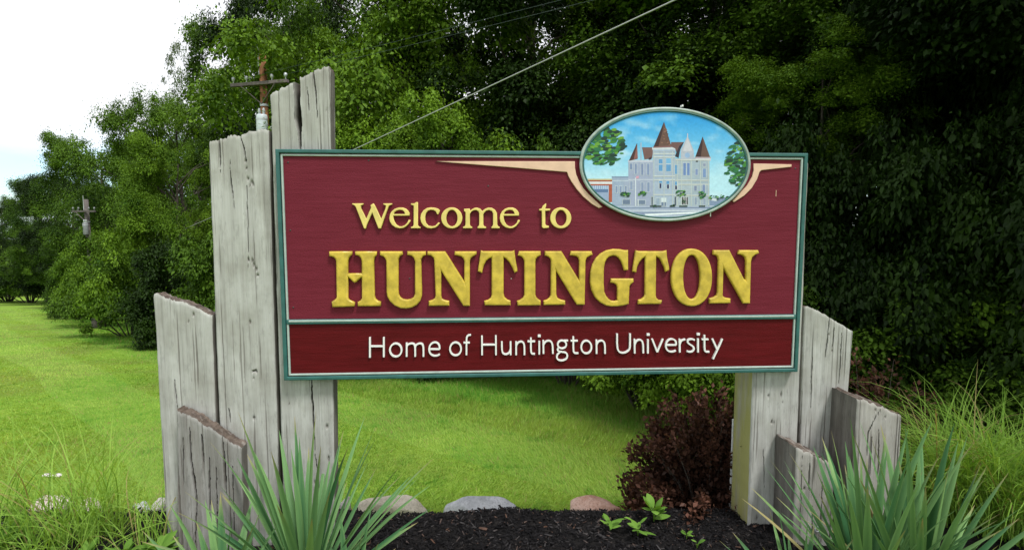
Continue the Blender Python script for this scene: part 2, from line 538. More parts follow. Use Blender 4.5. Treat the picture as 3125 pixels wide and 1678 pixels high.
def part_box(name, a, b, m, bevel=0.0, parent=sign):
    bm = bmesh.new(); add_box(bm, a, b, bevel)
    return bm_obj(name, bm, m, parent)
part_box('panel', (0.012, VD + .004, -.044), (W_S - .012, V0 + H_S - .012, -.012), M['maroon'])
part_box('panel', (0.012, V0 + .012, -.044), (W_S - .012, VD - .004, -.0105), M['darkred'])
def ring(name, u0, v0, u1, v1, w, n0, n1, m, bev):
    """four mitred border strips as one piece"""
    bm = bmesh.new()
    o = [(u0, v0), (u1, v0), (u1, v1), (u0, v1)]
    i = [(u0 + w, v0 + w), (u1 - w, v0 + w), (u1 - w, v1 - w), (u0 + w, v1 - w)]
    vs = [[bm.verts.new((*p, n)) for p in q] for n in (n0, n1) for q in (o, i)]
    for k in range(4):
        j = (k + 1) % 4
        bm.faces.new((vs[2][k], vs[2][j], vs[3][j], vs[3][k]))
        bm.faces.new((vs[0][k], vs[0][j], vs[2][j], vs[2][k]))
        bm.faces.new((vs[1][k], vs[3][k], vs[3][j], vs[1][j]))
        bm.faces.new((vs[0][k], vs[1][k], vs[1][j], vs[0][j]))
    es = [e for e in bm.edges if abs(e.verts[0].co.z - n1) < 1e-6 and abs(e.verts[1].co.z - n1) < 1e-6]
    bmesh.ops.bevel(bm, geom=es, offset=bev, segments=3, affect='EDGES', profile=0.5)
    return bm_obj(name, bm, m, sign)
ring('border', 0, V0, W_S, V0 + H_S, .0170, -.046, .002, M['teal'], .004)
ring('inner_border', .0200, V0 + .0200, W_S - .0200, V0 + H_S - .0200, .0095, -.018, -.0035, M['pale'], .003)
part_box('divider', (.0195, VD - .011, -.020), (W_S - .0195, VD + .011, -.0005), M['teal'], .003)
part_box('divider_strip', (.0312, VD - .001, -.006), (W_S - .0312, VD + .0085, .0022), M['pale'], .002)

def zoomer(x0, y0, sc):
    return lambda pts, n: [S(x0 + a / sc, y0 + b / sc, n) for a, b in pts]
def ell(cx, cy, rx, ry, k=40, p=2.0):
    o = []
    for i in range(k):
        t = 2 * math.pi * i / k
        c, s = math.cos(t), math.sin(t)
        o.append((cx + rx * math.copysign(abs(c) ** (2 / p), c), cy + ry * math.copysign(abs(s) ** (2 / p), s)))
    return o
za, zb, zc = zoomer(1000, 745, 5.7244), zoomer(1440, 745, 5.7244), zoomer(1780, 745, 4.6836)
BIG = [
 (za, [[(915,125),(1312,125),(1315,185),(1265,210),(1240,260),(1240,800),(1247,875),(1275,925),(1320,955),(1385,965),(1450,955),(1500,925),(1525,870),(1525,300),(1505,240),(1470,205),(1390,190),(1390,125),(1718,125),(1718,190),(1665,215),(1635,265),(1650,800),(1648,900),(1620,990),(1560,1060),(1470,1108),(1370,1125),(1270,1115),(1170,1070),(1090,1000),(1045,920),(1030,840),(1025,300),(1005,250),(970,215),(915,195)]]),
 (za, [[(1742,125),(2055,125),(2385,645),(2388,300),(2370,250),(2330,215),(2215,190),(2220,125),(2603,125),(2600,180),(2540,215),(2500,250),(2485,300),(2485,1078),(2370,1078),(1985,470),(1985,900),(2000,950),(2050,975),(2125,990),(2125,1073),(1765,1078),(1765,990),(1830,970),(1870,945),(1885,900),(1862,290),(1850,240),(1810,205),(1742,190)]]),
 (zb, [[(155,108),(200,122),(700,122),(745,106),(752,180),(768,300),(795,430),(795,475),(745,503),(700,400),(650,310),(600,255),(555,232),(555,860),(570,920),(620,965),(675,985),(680,1068),(225,1068),(215,990),(280,970),(325,940),(345,890),(345,232),(300,250),(250,295),(215,360),(195,430),(180,507),(103,475),(130,290)]]),
 (zb, [[(820,122),(1203,122),(1203,195),(1145,225),(1115,265),(1110,320),(1110,880),(1130,930),(1170,965),(1203,985),(1200,1068),(800,1072),(785,990),(840,970),(890,935),(915,885),(915,300),(895,250),(860,215),(800,200)]]),
 (zb, [[(1272,122),(1565,122),(1600,180),(1870,625),(1872,290),(1855,240),(1820,210),(1710,195),(1725,122),(2090,122),(2110,185),(2040,215),(2005,240),(1985,290),(1970,1058),(1830,1058),(1470,470),(1475,880),(1495,935),(1550,965),(1630,985),(1630,1058),(1255,1063),(1250,985),(1310,965),(1355,930),(1375,890),(1380,290),(1365,250),(1330,220),(1272,200)]]),
 (zc, [[(640,85),(640,372),(580,374),(560,310),(535,245),(500,195),(460,170),(420,165),(370,180),(335,210),(310,260),(297,330),(292,430),(292,560),(300,680),(325,735),(360,780),(400,805),(440,810),(482,800),(482,620),(470,580),(440,560),(385,550),(390,490),(715,490),(718,545),(680,570),(660,600),(648,855),(560,878),(480,888),(400,890),(320,875),(240,835),(165,760),(115,660),(95,540),(100,400),(125,290),(175,200),(240,135),(320,90),(420,68),(530,72),(590,85)]]),
 (zc, [[(742,86),(800,99),(1140,99),(1188,86),(1195,180),(1225,330),(1225,372),(1170,398),(1150,330),(1110,245),(1080,200),(1040,180),(1035,730),(1045,770),(1080,795),(1125,800),(1110,853),(780,857),(780,795),(820,785),(860,755),(875,720),(880,182),(840,210),(800,260),(770,320),(755,408),(700,392),(705,330),(725,220)]]),
 (zc, [ell(1544, 475, 294, 411, 56, 2.15), ell(1545, 470, 119, 312, 44, 2.1)]),
 (zc, [[(1850,85),(2085,85),(2290,490),(2316,512),(2320,240),(2305,190),(2270,160),(2205,140),(2220,85),(2495,85),(2510,130),(2450,155),(2410,190),(2395,240),(2378,848),(2280,848),(2000,345),(1990,735),(2020,760),(2100,775),(2100,843),(1800,848),(1795,775),(1860,755),(1900,730),(1912,690),(1928,230),(1915,180),(1890,160),(1850,150)]]),
]
for z, loops in BIG:
    me = curve_mesh('letter', [z(l, 0.0) for l in loops], .0030, .0075, 2)
    o = obj('letter', me, M['gold'], sign); o.location = (0, 0, -.0025)
    me.polygons.foreach_set('use_smooth', np.zeros(len(me.polygons), bool))

HP = [curve_mesh('letter', [za(l, 0.0)], max(.0024, .0030 - q), .0075, 2) for l, q in (
    ([(28,125),(430,125),(430,180),(400,207),(375,238),(360,290),(360,940),(385,970),(430,990),(475,1010),(475,1086),(85,1100),(70,1000),(125,970),(160,930),(148,300),(135,255),(100,225),(28,210)], 0),
    ([(480,125),(860,125),(858,190),(825,225),(812,290),(825,900),(840,950),(880,985),(932,1000),(932,1080),(528,1084),(525,1005),(570,985),(600,940),(595,290),(580,240),(550,207),(480,187)], 0),
    ([(325,508),(630,508),(630,572),(600,578),(545,622),(510,655),(475,675),(440,655),(405,617),(360,578),(325,572)], .0006))]
bm = bmesh.new()
for x in HP: bm.from_mesh(x)
o = bm_obj('letter', bm, M['gold'], sign, False); o.location = (0, 0, -.0025)

zd, ze = zoomer(1060, 600, 7.1556), zoomer(1400, 600, 7.1556)
E_OUT = [(1360,418),(1360,360),(1330,310),(1280,265),(1210,240),(1120,240),(1040,265),(970,320),(930,390),(915,470),(930,550),(975,620),(1050,675),(1140,697),(1220,690),(1290,650),(1345,590),(1385,515),(1340,508),(1310,570),(1260,622),(1190,652),(1130,648),(1070,610),(1030,545),(1010,480),(1005,418)]
E_IN = [(1012,382),(1030,340),(1075,308),(1140,293),(1200,298),(1240,330),(1262,382)]
e2 = lambda l: [(895 + (a - 915) * .947, b) for a, b in l]
SMALL = [
 (zd, [[(105,150),(350,150),(350,172),(295,196),(302,262),(413,490),(520,235),(505,190),(570,150),(612,215),(738,490),(832,262),(845,200),(785,172),(785,150),(978,150),(978,172),(912,200),(890,250),(738,697),(678,697),(545,352),(425,620),(408,700),(365,700),(185,232),(158,196),(105,172)]]),
 (zd, [E_OUT, E_IN]),
 (zd, [[(1390,150),(1470,150),(1500,122),(1540,122),(1540,615),(1555,648),(1598,665),(1598,694),(1388,694),(1388,665),(1432,648),(1447,615),(1447,200),(1390,182)]]),
 (zd, [[(1985,268),(2022,300),(1990,392),(1958,388),(1930,325),(1880,297),(1820,292),(1760,312),(1722,360),(1702,430),(1702,510),(1722,580),(1772,635),(1850,650),(1920,635),(1968,588),(1990,562),(2022,575),(1975,642),(1920,682),(1830,699),(1740,687),(1660,637),(1610,560),(1593,470),(1610,380),(1660,303),(1740,250),(1830,236),(1920,246)]]),
 (zd, [ell(2280, 468, 232, 231, 40), ell(2283, 472, 122, 178, 32)]),
 (ze, [[(115,268),(242,264),(252,312),(290,276),(350,246),(400,242),(470,266),(512,318),(570,272),(640,242),(720,246),(792,288),(834,360),(842,610),(855,640),(895,662),(895,694),(712,694),(712,662),(740,640),(748,610),(748,370),(724,318),(660,298),(600,312),(560,352),(538,385),(538,610),(548,640),(598,662),(598,694),(410,694),(410,662),(436,640),(445,610),(445,370),(428,322),(380,298),(320,304),(275,334),(244,380),(244,610),(254,640),(295,662),(295,694),(92,694),(92,662),(136,640),(146,610),(146,340),(115,322)]]),
 (ze, [e2(E_OUT), e2(E_IN)]),
 (ze, [[(1838,200),(1908,148),(1908,212),(1884,262),(1998,266),(1994,306),(1890,312),(1890,600),(1912,632),(1968,640),(1968,682),(1850,697),(1815,665),(1810,312),(1757,306),(1757,272),(1815,258)]]),
 (ze, [ell(2228, 468, 230, 231, 40), ell(2233, 470, 122, 174, 32)]),
]
for z, loops in SMALL:
    me = curve_mesh('letter', [z(l, 0.0) for l in loops], .0050, .0028, 3)
    o = obj('letter', me, M['gold2'], sign); o.location = (0, 0, -.0050)

# thin white lettering made of strokes
def stroke_mesh(bm, pts, w, z0, z1, closed=False):
    p = [Vector((a, b)) for a, b in pts]; n = len(p); L, Rr = [], []
    for i in range(n):
        if closed: a, b = p[i - 1], p[(i + 1) % n]
        else: a, b = p[max(i - 1, 0)], p[min(i + 1, n - 1)]
        d = (b - a).normalized(); q = Vector((-d.y, d.x))
        k = 1.0
        if closed or 0 < i < n - 1:
            d1 = (p[i] - p[i - 1]).normalized(); k = 1 / max(0.6, abs(d1.dot(d)))
        L.append(p[i] + q * w / 2 * k); Rr.append(p[i] - q * w / 2 * k)
    vs = [[bm.verts.new((x.x, x.y, z)) for x in side] for z in (z0, z1) for side in (L, Rr)]
    m = n if closed else n - 1
    for i in range(m):
        j = (i + 1) % n
        bm.faces.new((vs[2][i], vs[3][i], vs[3][j], vs[2][j]))
        bm.faces.new((vs[0][i], vs[2][i], vs[2][j], vs[0][j]))
        bm.faces.new((vs[1][i], vs[1][j], vs[3][j], vs[3][i]))
    if not closed:
        for i, r in ((0, 0), (n - 1, 1)):
            q = (vs[0][i], vs[1][i], vs[3][i], vs[2][i])
            bm.faces.new(q if r else q[::-1])
def smooth_pts(pts, it=2):
    for _ in range(it):
        o = [pts[0]]
        for a, b in zip(pts[:-1], pts[1:]):
            o += [(a[0] * .75 + b[0] * .25, a[1] * .75 + b[1] * .25), (a[0] * .25 + b[0] * .75, a[1] * .25 + b[1] * .75)]
        pts = o + [pts[-1]]
    return pts
zf, zg = zoomer(1100, 1000, 4.6), zoomer(1650, 1000, 4.4414)
def OV(cx, cy, rx, ry): return ('o', ell(cx, cy, rx, ry, 28))
def DOT(cx, cy): return ('d', [(cx - 19, cy), (cx + 19, cy)])
LINE = [
 (zf, [[(132,133),(132,418)], [(327,133),(327,412)], [(132,260),(327,259)]]),
 (zf, [OV(495,312,82,92)]),
 (zf, [[(648,210),(648,406)], ('s', [(648,275),(660,235),(710,218),(752,225),(768,262),(768,406)]), ('s', [(768,275),(780,238),(828,218),(868,225),(884,265),(884,406)])]),
 (zf, [[(965,300),(1110,300)], ('s', [(1111,300),(1108,238),(1068,204),(1022,206),(978,236),(960,300),(976,362),(1020,392),(1070,394),(1112,372)])]),
 (zf, [OV(1335,296,78,91)]),
 (zf, [('s', [(1552,100),(1510,104),(1490,132),(1489,200),(1488,384)]), [(1447,209),(1535,209)]]),
 (zf, [[(1706,112),(1708,384)], [(1901,108),(1903,384)], [(1706,238),(1901,237)]]),
 (zf, [('s', [(1985,192),(1987,330),(2010,368),(2050,374),(2090,350),(2107,300)]), [(2108,192),(2109,383)]]),
 (zf, [[(2186,192),(2186,383)], ('s', [(2186,255),(2205,212),(2250,190),(2290,206),(2303,255),(2303,383)])]),
 (zf, [('s', [(2393,140),(2393,335),(2408,366),(2450,367)]), [(2347,191),(2453,191)]]),
 (zf, [[(2511,187),(2511,374)], DOT(2511,114)]),
 (zg, [[(36,168),(39,352)], ('s', [(39,235),(58,192),(105,172),(146,186),(163,235),(166,352)])]),
 (zg, [OV(290,226,58,53), [(318,174),(372,174)], ('s', [(248,268),(228,292),(238,318),(300,328),(350,338),(366,378),(350,422),(298,446),(240,438),(216,402),(228,358),(262,330)])]),
 (zg, [('s', [(443,118),(443,315),(460,345),(512,344)]), [(408,176),(504,176)]]),
 (zg, [OV(620,261,69,86)]),
 (zg, [[(757,162),(759,352)], ('s', [(759,232),(776,190),(820,170),(858,184),(873,235),(874,352)])]),
 (zg, [('s', [(1037,80),(1037,265),(1060,325),(1110,343),(1165,330),(1208,290),(1213,240),(1213,78)])]),
 (zg, [[(1273,152),(1276,347)], ('s', [(1276,228),(1295,180),(1338,158),(1376,174),(1391,228),(1392,345)])]),
 (zg, [[(1455,156),(1455,347)], DOT(1460,92)]),
 (zg, [[(1512,150),(1582,330)], [(1582,330),(1658,148)]]),
 (zg, [[(1704,233),(1836,233)], ('s', [(1837,233),(1836,178),(1795,152),(1752,154),(1712,184),(1694,240),(1710,298),(1750,324),(1798,324),(1834,308)])]),
 (zg, [[(1885,150),(1887,334)], ('s', [(1887,225),(1905,172),(1962,156)])]),
 (zg, [('s', [(2090,166),(2048,150),(1998,162),(1990,196),(2018,222),(2062,246),(2084,280),(2064,318),(2026,328),(1983,316)])]),
 (zg, [[(2135,146),(2135,334)], DOT(2140,87)]),
 (zg, [('s', [(2222,98),(2222,298),(2238,327),(2287,324)]), [(2186,157),(2276,157)]]),
 (zg, [[(2330,150),(2393,292)], ('s', [(2464,148),(2430,230),(2392,312),(2362,370),(2338,424)])]),
]
for z, strokes in LINE:
    bm = bmesh.new()
    for k, st in enumerate(strokes):
        kind, pts = st if isinstance(st, tuple) else ('l', st)
        if kind == 's': pts = smooth_pts(pts)
        w = .0110 if kind in 'd' else .0074
        stroke_mesh(bm, z(pts, 0.0), w, -.0115, .0005 - .0003 * k, kind == 'o')
    bm_obj('letter', bm, M['white'], sign)

# peach scroll ornaments
zh, zi = zoomer(1300, 440, 4.6), zoomer(1700, 280, 3.1415)
for z, l in ((zh, [(130,238),(2092,240),(2095,330),(2112,425),(2152,515),(2212,615),(2300,715),(2400,805),(2480,882),(2430,898),(2330,838),(2210,738),(2115,628),(2042,522),(2000,445),(1982,392),(1300,335),(700,288)]),
             (zi, [(1892,688),(2255,696),(2255,720),(2100,738),(1965,753),(1948,768),(1922,842),(1872,924),(1802,995),(1702,1060),(1686,1046),(1756,972),(1826,900),(1876,812),(1890,750)])):
    o = obj('scroll_ornament', curve_mesh('scroll_ornament', [z(l, 0.0)], .0020, .0022, 2), M['peach'], sign)
    o.location = (0, 0, -.0085)

# screws and flakes on the panel
for px, py in ((879, 496), (1125, 490), (886, 703), (895, 938), (2426, 922), (2427, 515), (1250, 850), (1490, 568)):
    u, v = S(px, py, -.012)
    bm = bmesh.new(); bmesh.ops.create_uvsphere(bm, u_segments=10, v_segments=6, radius=.0045)
    o = bm_obj('screw', bm, M['screw'], sign, True); o.location = (u, v, -.012); o.scale = (1, 1, .45)
for px, py, w, h in ((2168, 655, .0045, .019), (2368, 590, .0020, .030), (1560, 850, .003, .003), (2078, 326, .006, .008)):
    u, v = S(px, py, -.012)
    bm = bmesh.new(); add_box(bm, (u - w / 2, v - h / 2, -.0125), (u + w / 2, v + h / 2, -.0105 if py != 326 else .012))
    bm_obj('paint_flake', bm, M['peach'] if py == 590 else M['white'], sign)

# ---- oval medallion with the painted picture
OC = (1035, 697); ORX, ORY = 818, 545          # zoom coordinates of the oval's outer edge
med = bm_obj('medallion', (lambda b: b)(bmesh.new()), M['rim'], sign)
outer = zi(ell(OC[0], OC[1], ORX - 6, ORY - 6, 96), .006)
bm = bmesh.new()
top = [bm.verts.new((u, v, .0045)) for u, v in outer]; bot = [bm.verts.new((u, v, -.040)) for u, v in outer]
bm.faces.new(top[::-1]); bm.faces.new(bot)
for i in range(96): bm.faces.new((top[i], top[i - 1], bot[i - 1], bot[i]))
bm.normal_update(); bm.to_mesh(med.data); bm.free()

def oval_ring(name, rx, ry, rad, n, m, parent):
    pts = zi(ell(OC[0], OC[1], rx, ry, 96), n)
    V, F = [], []
    K = 10
    for i in range(96):
        a = Vector(pts[i - 1]); b = Vector(pts[(i + 1) % 96]); d = (b - a).normalized(); q = Vector((d.y, -d.x))
        for j in range(K):
            t = 2 * math.pi * j / K
            V.append((pts[i][0] + q.x * rad * math.cos(t), pts[i][1] + q.y * rad * math.cos(t), n + rad * .8 * math.sin(t)))
    for i in range(96):
        for j in range(K):
            i2 = (i + 1) % 96; j2 = (j + 1) % K
            F.append((i * K + j, i * K + j2, i2 * K + j2, i2 * K + j))
    return obj(name, mesh_np(name, np.array(V), np.array(F), True), m, parent)
oval_ring('rim', ORX - 12, ORY - 12, .0072, .0050, M['rim'], med)
oval_ring('inner_rim', ORX - 33, ORY - 33, .0046, .0062, M['teal'], med)

def s2l(c):
    return tuple((x / 255 / 12.92) if x / 255 <= .04045 else ((x / 255 + .055) / 1.055) ** 2.4 for x in c)
CLIP = ell(OC[0], OC[1], ORX - 40, ORY - 40, 72)
def clip_poly(pts):
    out = list(pts); n = len(CLIP)
    for i in range(n):
        a, b = CLIP[i], CLIP[(i + 1) % n]
        def ins(p): return (b[0] - a[0]) * (p[1] - a[1]) - (b[1] - a[1]) * (p[0] - a[0]) >= 0
        res = []
        for k in range(len(out)):
            p, q = out[k - 1], out[k]
            ip, iq = ins(p), ins(q)
            if ip != iq:
                d1 = (b[0] - a[0]) * (p[1] - a[1]) - (b[1] - a[1]) * (p[0] - a[0])
                d2 = (b[0] - a[0]) * (q[1] - a[1]) - (b[1] - a[1]) * (q[0] - a[0])
                s = d1 / (d1 - d2); res.append((p[0] + (q[0] - p[0]) * s, p[1] + (q[1] - p[1]) * s))
            if iq: res.append(q)
        out = res
        if not out: return []
    return out
PV, PF, PC = [], [], []
layer = [0]
def paint(pts, c, clip=True):
    if clip: pts = clip_poly(pts)
    if len(pts) < 3: return
    layer[0] += 1
    n = .0052 + .0000045 * layer[0]
    b = len(PV)
    for u, v in zi(pts, .006): PV.append((u, v, n)); PC.append((*s2l(c), 1))
    PF.append(list(range(b, b + len(pts))))
rp = random.Random(4)
# sky, painted in a grid of small patches: blue above, pale below, streaks of cloud
for gy in range(40):
    for gx in range(62):
        x0, x1 = 255 + gx * 25.2, 255 + (gx + 1) * 25.2; y0, y1 = 190 + gy * 25.4, 190 + (gy + 1) * 25.4
        p = clip_poly([(x0, y0), (x1, y0), (x1, y1), (x0, y1)])
        if len(p) < 3: continue
        b = len(PV)
        for (u, v), (x, y) in zip(zi(p, .006), p):
            k = max(0, min(1, (y - 200) / 620))
            cl = float(vnoise((x + y * .9) / 190, (y - x * .25) / 60, 5)) * .5 + float(vnoise(x / 70, y / 35, 6)) * .25
            cl = max(0, min(1, (cl + .02) * 1.7)) * (1 - abs(k - .35)) * .75
            c = [a_ + (b_ - a_) * k for a_, b_ in zip((28, 150, 226), (184, 226, 244))]
            c = [a_ + (b_ - a_) * cl for a_, b_ in zip(c, (226, 236, 246))]
            PV.append((u, v, .0051)); PC.append((*s2l(c), 1))
        PF.append(list(range(b, b + len(p))))
def rect(x0, y0, x1, y1, c): paint([(x0, y0), (x1, y0), (x1, y1), (x0, y1)], c)
# street
paint([(300, 1075), (1700, 1075), (1700, 1260), (300, 1260)], (150, 164, 192))
paint([(1440, 1020), (1700, 1010), (1700, 1100), (1440, 1100)], (128, 146, 178))
paint([(1455, 1018), (1530, 1025), (1535, 1050), (1455, 1040)], (205, 214, 226))
for a in range(7):
    y = 1098 + a * 15; paint([(520 + a * 20, y), (1560 - a * 25, y - 4), (1560 - a * 30, y + 3), (540, y + 5)], rp.choice([(205, 214, 232), (112, 128, 160), (226, 232, 240)]))
paint([(840, 1172), (1380, 1150), (1390, 1166), (850, 1188)], (232, 240, 246))
# red brick shop on the left
rect(290, 835, 528, 850, (196, 190, 150)); rect(290, 848, 528, 862, (166, 84, 62)); rect(290, 862, 528, 886, (218, 218, 224))
rect(290, 886, 528, 1060, (170, 88, 66)); rect(320, 900, 496, 1060, (176, 196, 224)); rect(300, 935, 490, 965, (92, 118, 160))
for k in range(8): rect(335 + k * 20, 900, 341 + k * 20, 940, (120, 150, 190))
rect(345, 965, 496, 1060, (150, 168, 200))
# low annex, wings and tower of the hall
rect(528, 815, 690, 1085, (156, 172, 198)); rect(525, 812, 690, 826, (126, 146, 176)); rect(528, 850, 740, 858, (190, 202, 216)); rect(640, 858, 740, 1085, (160, 172, 198))
rect(684, 660, 925, 1092, (160, 170, 198)); rect(680, 655, 925, 676, (192, 198, 216)); rect(684, 838, 925, 850, (188, 196, 214))
paint([(768, 490), (688, 665), (772, 645)], (70, 46, 46)); paint([(768, 505), (735, 650), (775, 640)], (140, 92, 88))
paint([(815, 534), (925, 534), (912, 640), (838, 652)], (118, 86, 84)); paint([(875, 640), (905, 622), (905, 650), (880, 655)], (60, 44, 60))
rect(800, 488, 810, 660, (170, 180, 200))
rect(918, 536, 1135, 1098, (166, 182, 206)); rect(912, 534, 1138, 556, (206, 212, 222)); rect(922, 575, 1135, 583, (160, 170, 184))
rect(1120, 640, 1462, 1098, (170, 184, 198)); rect(1300, 655, 1462, 1098, (162, 178, 194))
paint([(1095, 484), (1216, 484), (1180, 560), (1150, 600), (1132, 545), (1090, 526)], (112, 82, 80))
paint([(1218, 484), (1172, 520), (1130, 620), (1166, 638), (1182, 555)], (48, 44, 56))
paint([(1026, 288), (924, 532), (1096, 522)], (104, 76, 66)); paint([(1026, 288), (924, 532), (972, 528), (1012, 380)], (62, 38, 38))
paint([(925, 528), (1095, 518), (1097, 534), (920, 540)], (138, 98, 100))
for k in range(26): 
    y = rp.uniform(350, 515); hw = (y - 300) * .30; x = 1028 + rp.uniform(-hw * .4, hw)
    rect(x - 8, y - 5, x + 8, y + 5, rp.choice([(92, 60, 52), (138, 100, 84), (104, 76, 66)]))
paint([(1252, 425), (1186, 560), (1186, 650), (1316, 650), (1310, 560)], (178, 184, 200)); paint([(1252, 440), (1205, 570), (1300, 570)], (200, 200, 212))
paint(ell(1250, 610, 26, 26, 14), (150, 178, 216)); rect(1248, 400, 1256, 440, (200, 196, 206))
paint([(1396, 430), (1326, 625), (1468, 628)], (102, 76, 68)); paint([(1396, 430), (1326, 625), (1378, 626), (1396, 500)], (58, 36, 38))
rect(1320, 627, 1476, 640, (180, 160, 170)); rect(1326, 640, 1474, 664, (202, 204, 216)); rect(1330, 660, 1352, 676, (70, 76, 84))
# string courses and windows
for y in (590, 622, 805, 840, 982): rect(922, y, 1132, y + 9, (206, 212, 214)); rect(922, y + 9, 1132, y + 13, (150, 158, 164))
for y in (650, 845, 885, 990): rect(1140, y, 1460, y + 8, (206, 210, 208)); rect(1140, y + 8, 1460, y + 12, (156, 160, 158))
blue, dk = (96, 152, 204), (44, 52, 92)
for x0, y0, x1, y1, c in ((974,648,1012,690,blue),(974,700,1012,762,blue),(1046,640,1092,690,(120,178,222)),(1046,698,1092,764,blue),(1130,702,1162,790,blue),(1210,684,1236,802,(108,136,190)),(1246,684,1272,802,(108,136,190)),
    (1326,740,1350,800,(128,146,190)),(1400,688,1426,716,(140,150,180)),(1398,738,1428,822,(120,146,192)),(978,856,1010,926,blue),(982,880,1000,926,dk),(1048,856,1078,926,blue),(1054,890,1074,930,dk),(1130,862,1156,930,blue),(1132,900,1152,938,dk),
    (1314,902,1340,952,(128,140,172)),(1394,892,1420,962,(122,140,180)),(698,690,722,745,(122,140,178)),(745,690,765,790,(128,144,182)),(806,690,828,800,(128,142,180)),(862,690,886,800,(132,148,186)),
    (700,860,725,940,(140,154,186)),(806,870,830,960,(136,150,184)),(864,870,888,960,(130,146,182)),(560,905,580,970,(132,148,182)),(600,905,620,970,(132,148,182)),(650,905,668,960,(132,148,182)),
    (905,1008,918,1092,(70,84,104)),(950,1020,985,1092,(150,168,190)),(1000,1020,1045,1060,(210,222,232)),(1000,1060,1045,1096,(110,128,160)),(1126,1006,1142,1096,(80,92,112)),(1190,1010,1256,1082,(40,34,46)),(1212,1014,1220,1082,(120,96,104)),(1236,1014,1242,1082,(120,96,104)),
    (1320,1015,1340,1085,(140,154,180)),(1400,1020,1425,1085,(150,164,188)),(630,1035,700,1080,(108,124,152)),(770,1040,845,1080,(112,128,156))):
    rect(x0 - 4, y0 - 4, x1 + 4, y1 + 4, (196, 206, 212)); rect(x0, y0, x1, y1, c)
for x in (925, 1022, 1104, 1150, 1190, 1284, 1372, 1450): rect(x, 570 if x < 1120 else 660, x + 7, 1095, (190, 200, 200))
for x0, x1 in ((890, 1000), (1080, 1130), (1170, 1250), (1360, 1420)): rect(x0, 1092, x1, 1104, (34, 56, 44))
rect(748, 825, 757, 1096, (214, 222, 232)); paint([(757, 812), (784, 806), (784, 830), (757, 834)], (214, 160, 184)); rect(775, 1030, 783, 1096, (200, 208, 220))
def dabs(cx, cy, rx, ry, n, cols, s=(9, 22), shape=None):
    for k in range(n):
        t = rp.uniform(0, 2 * math.pi); r = math.sqrt(rp.random())
        x, y = cx + rx * r * math.cos(t), cy + ry * r * math.sin(t)
        if shape and not shape(x, y): continue
        a = rp.uniform(*s); b = a * rp.uniform(.3, .6); q = rp.uniform(-.5, .1)
        paint([(x + a * math.cos(w) * math.cos(q) - b * math.sin(w) * math.sin(q), y + a * math.cos(w) * math.sin(q) + b * math.sin(w) * math.cos(q)) for w in [i * math.pi / 4 for i in range(8)]], rp.choice(cols))
greens = [(24, 72, 48), (34, 96, 52), (20, 56, 44), (62, 130, 50), (104, 158, 52), (40, 110, 70)]
dabs(440, 520, 210, 185, 210, greens, (16, 40), lambda x, y: y > 330 + (x - 640) * -.05 and x < 690 - abs(y - 480) * .5)
dabs(1740, 690, 125, 205, 150, greens, (14, 34), lambda x, y: x > 1610)
for x, y, rx, ry in ((655, 985, 46, 20), (815, 978, 44, 22), (1190, 975, 52, 32), (1385, 988, 36, 32), (1560, 1015, 110, 26)):
    dabs(x, y, rx, ry, 26, greens, (8, 16))
for x, y in ((1215, 1050), (940, 1095), (1115, 1090)): dabs(x, y, 20, 10, 6, greens[:3], (6, 12))
me = bpy.data.meshes.new('painted_picture')
me.from_pydata(PV, [], PF)
ca = me.color_attributes.new('Col', 'FLOAT_COLOR', 'POINT')
ca.data.foreach_set('color', np.array(PC, np.float32).ravel())
obj('painted_picture', me, M['picture'], med)

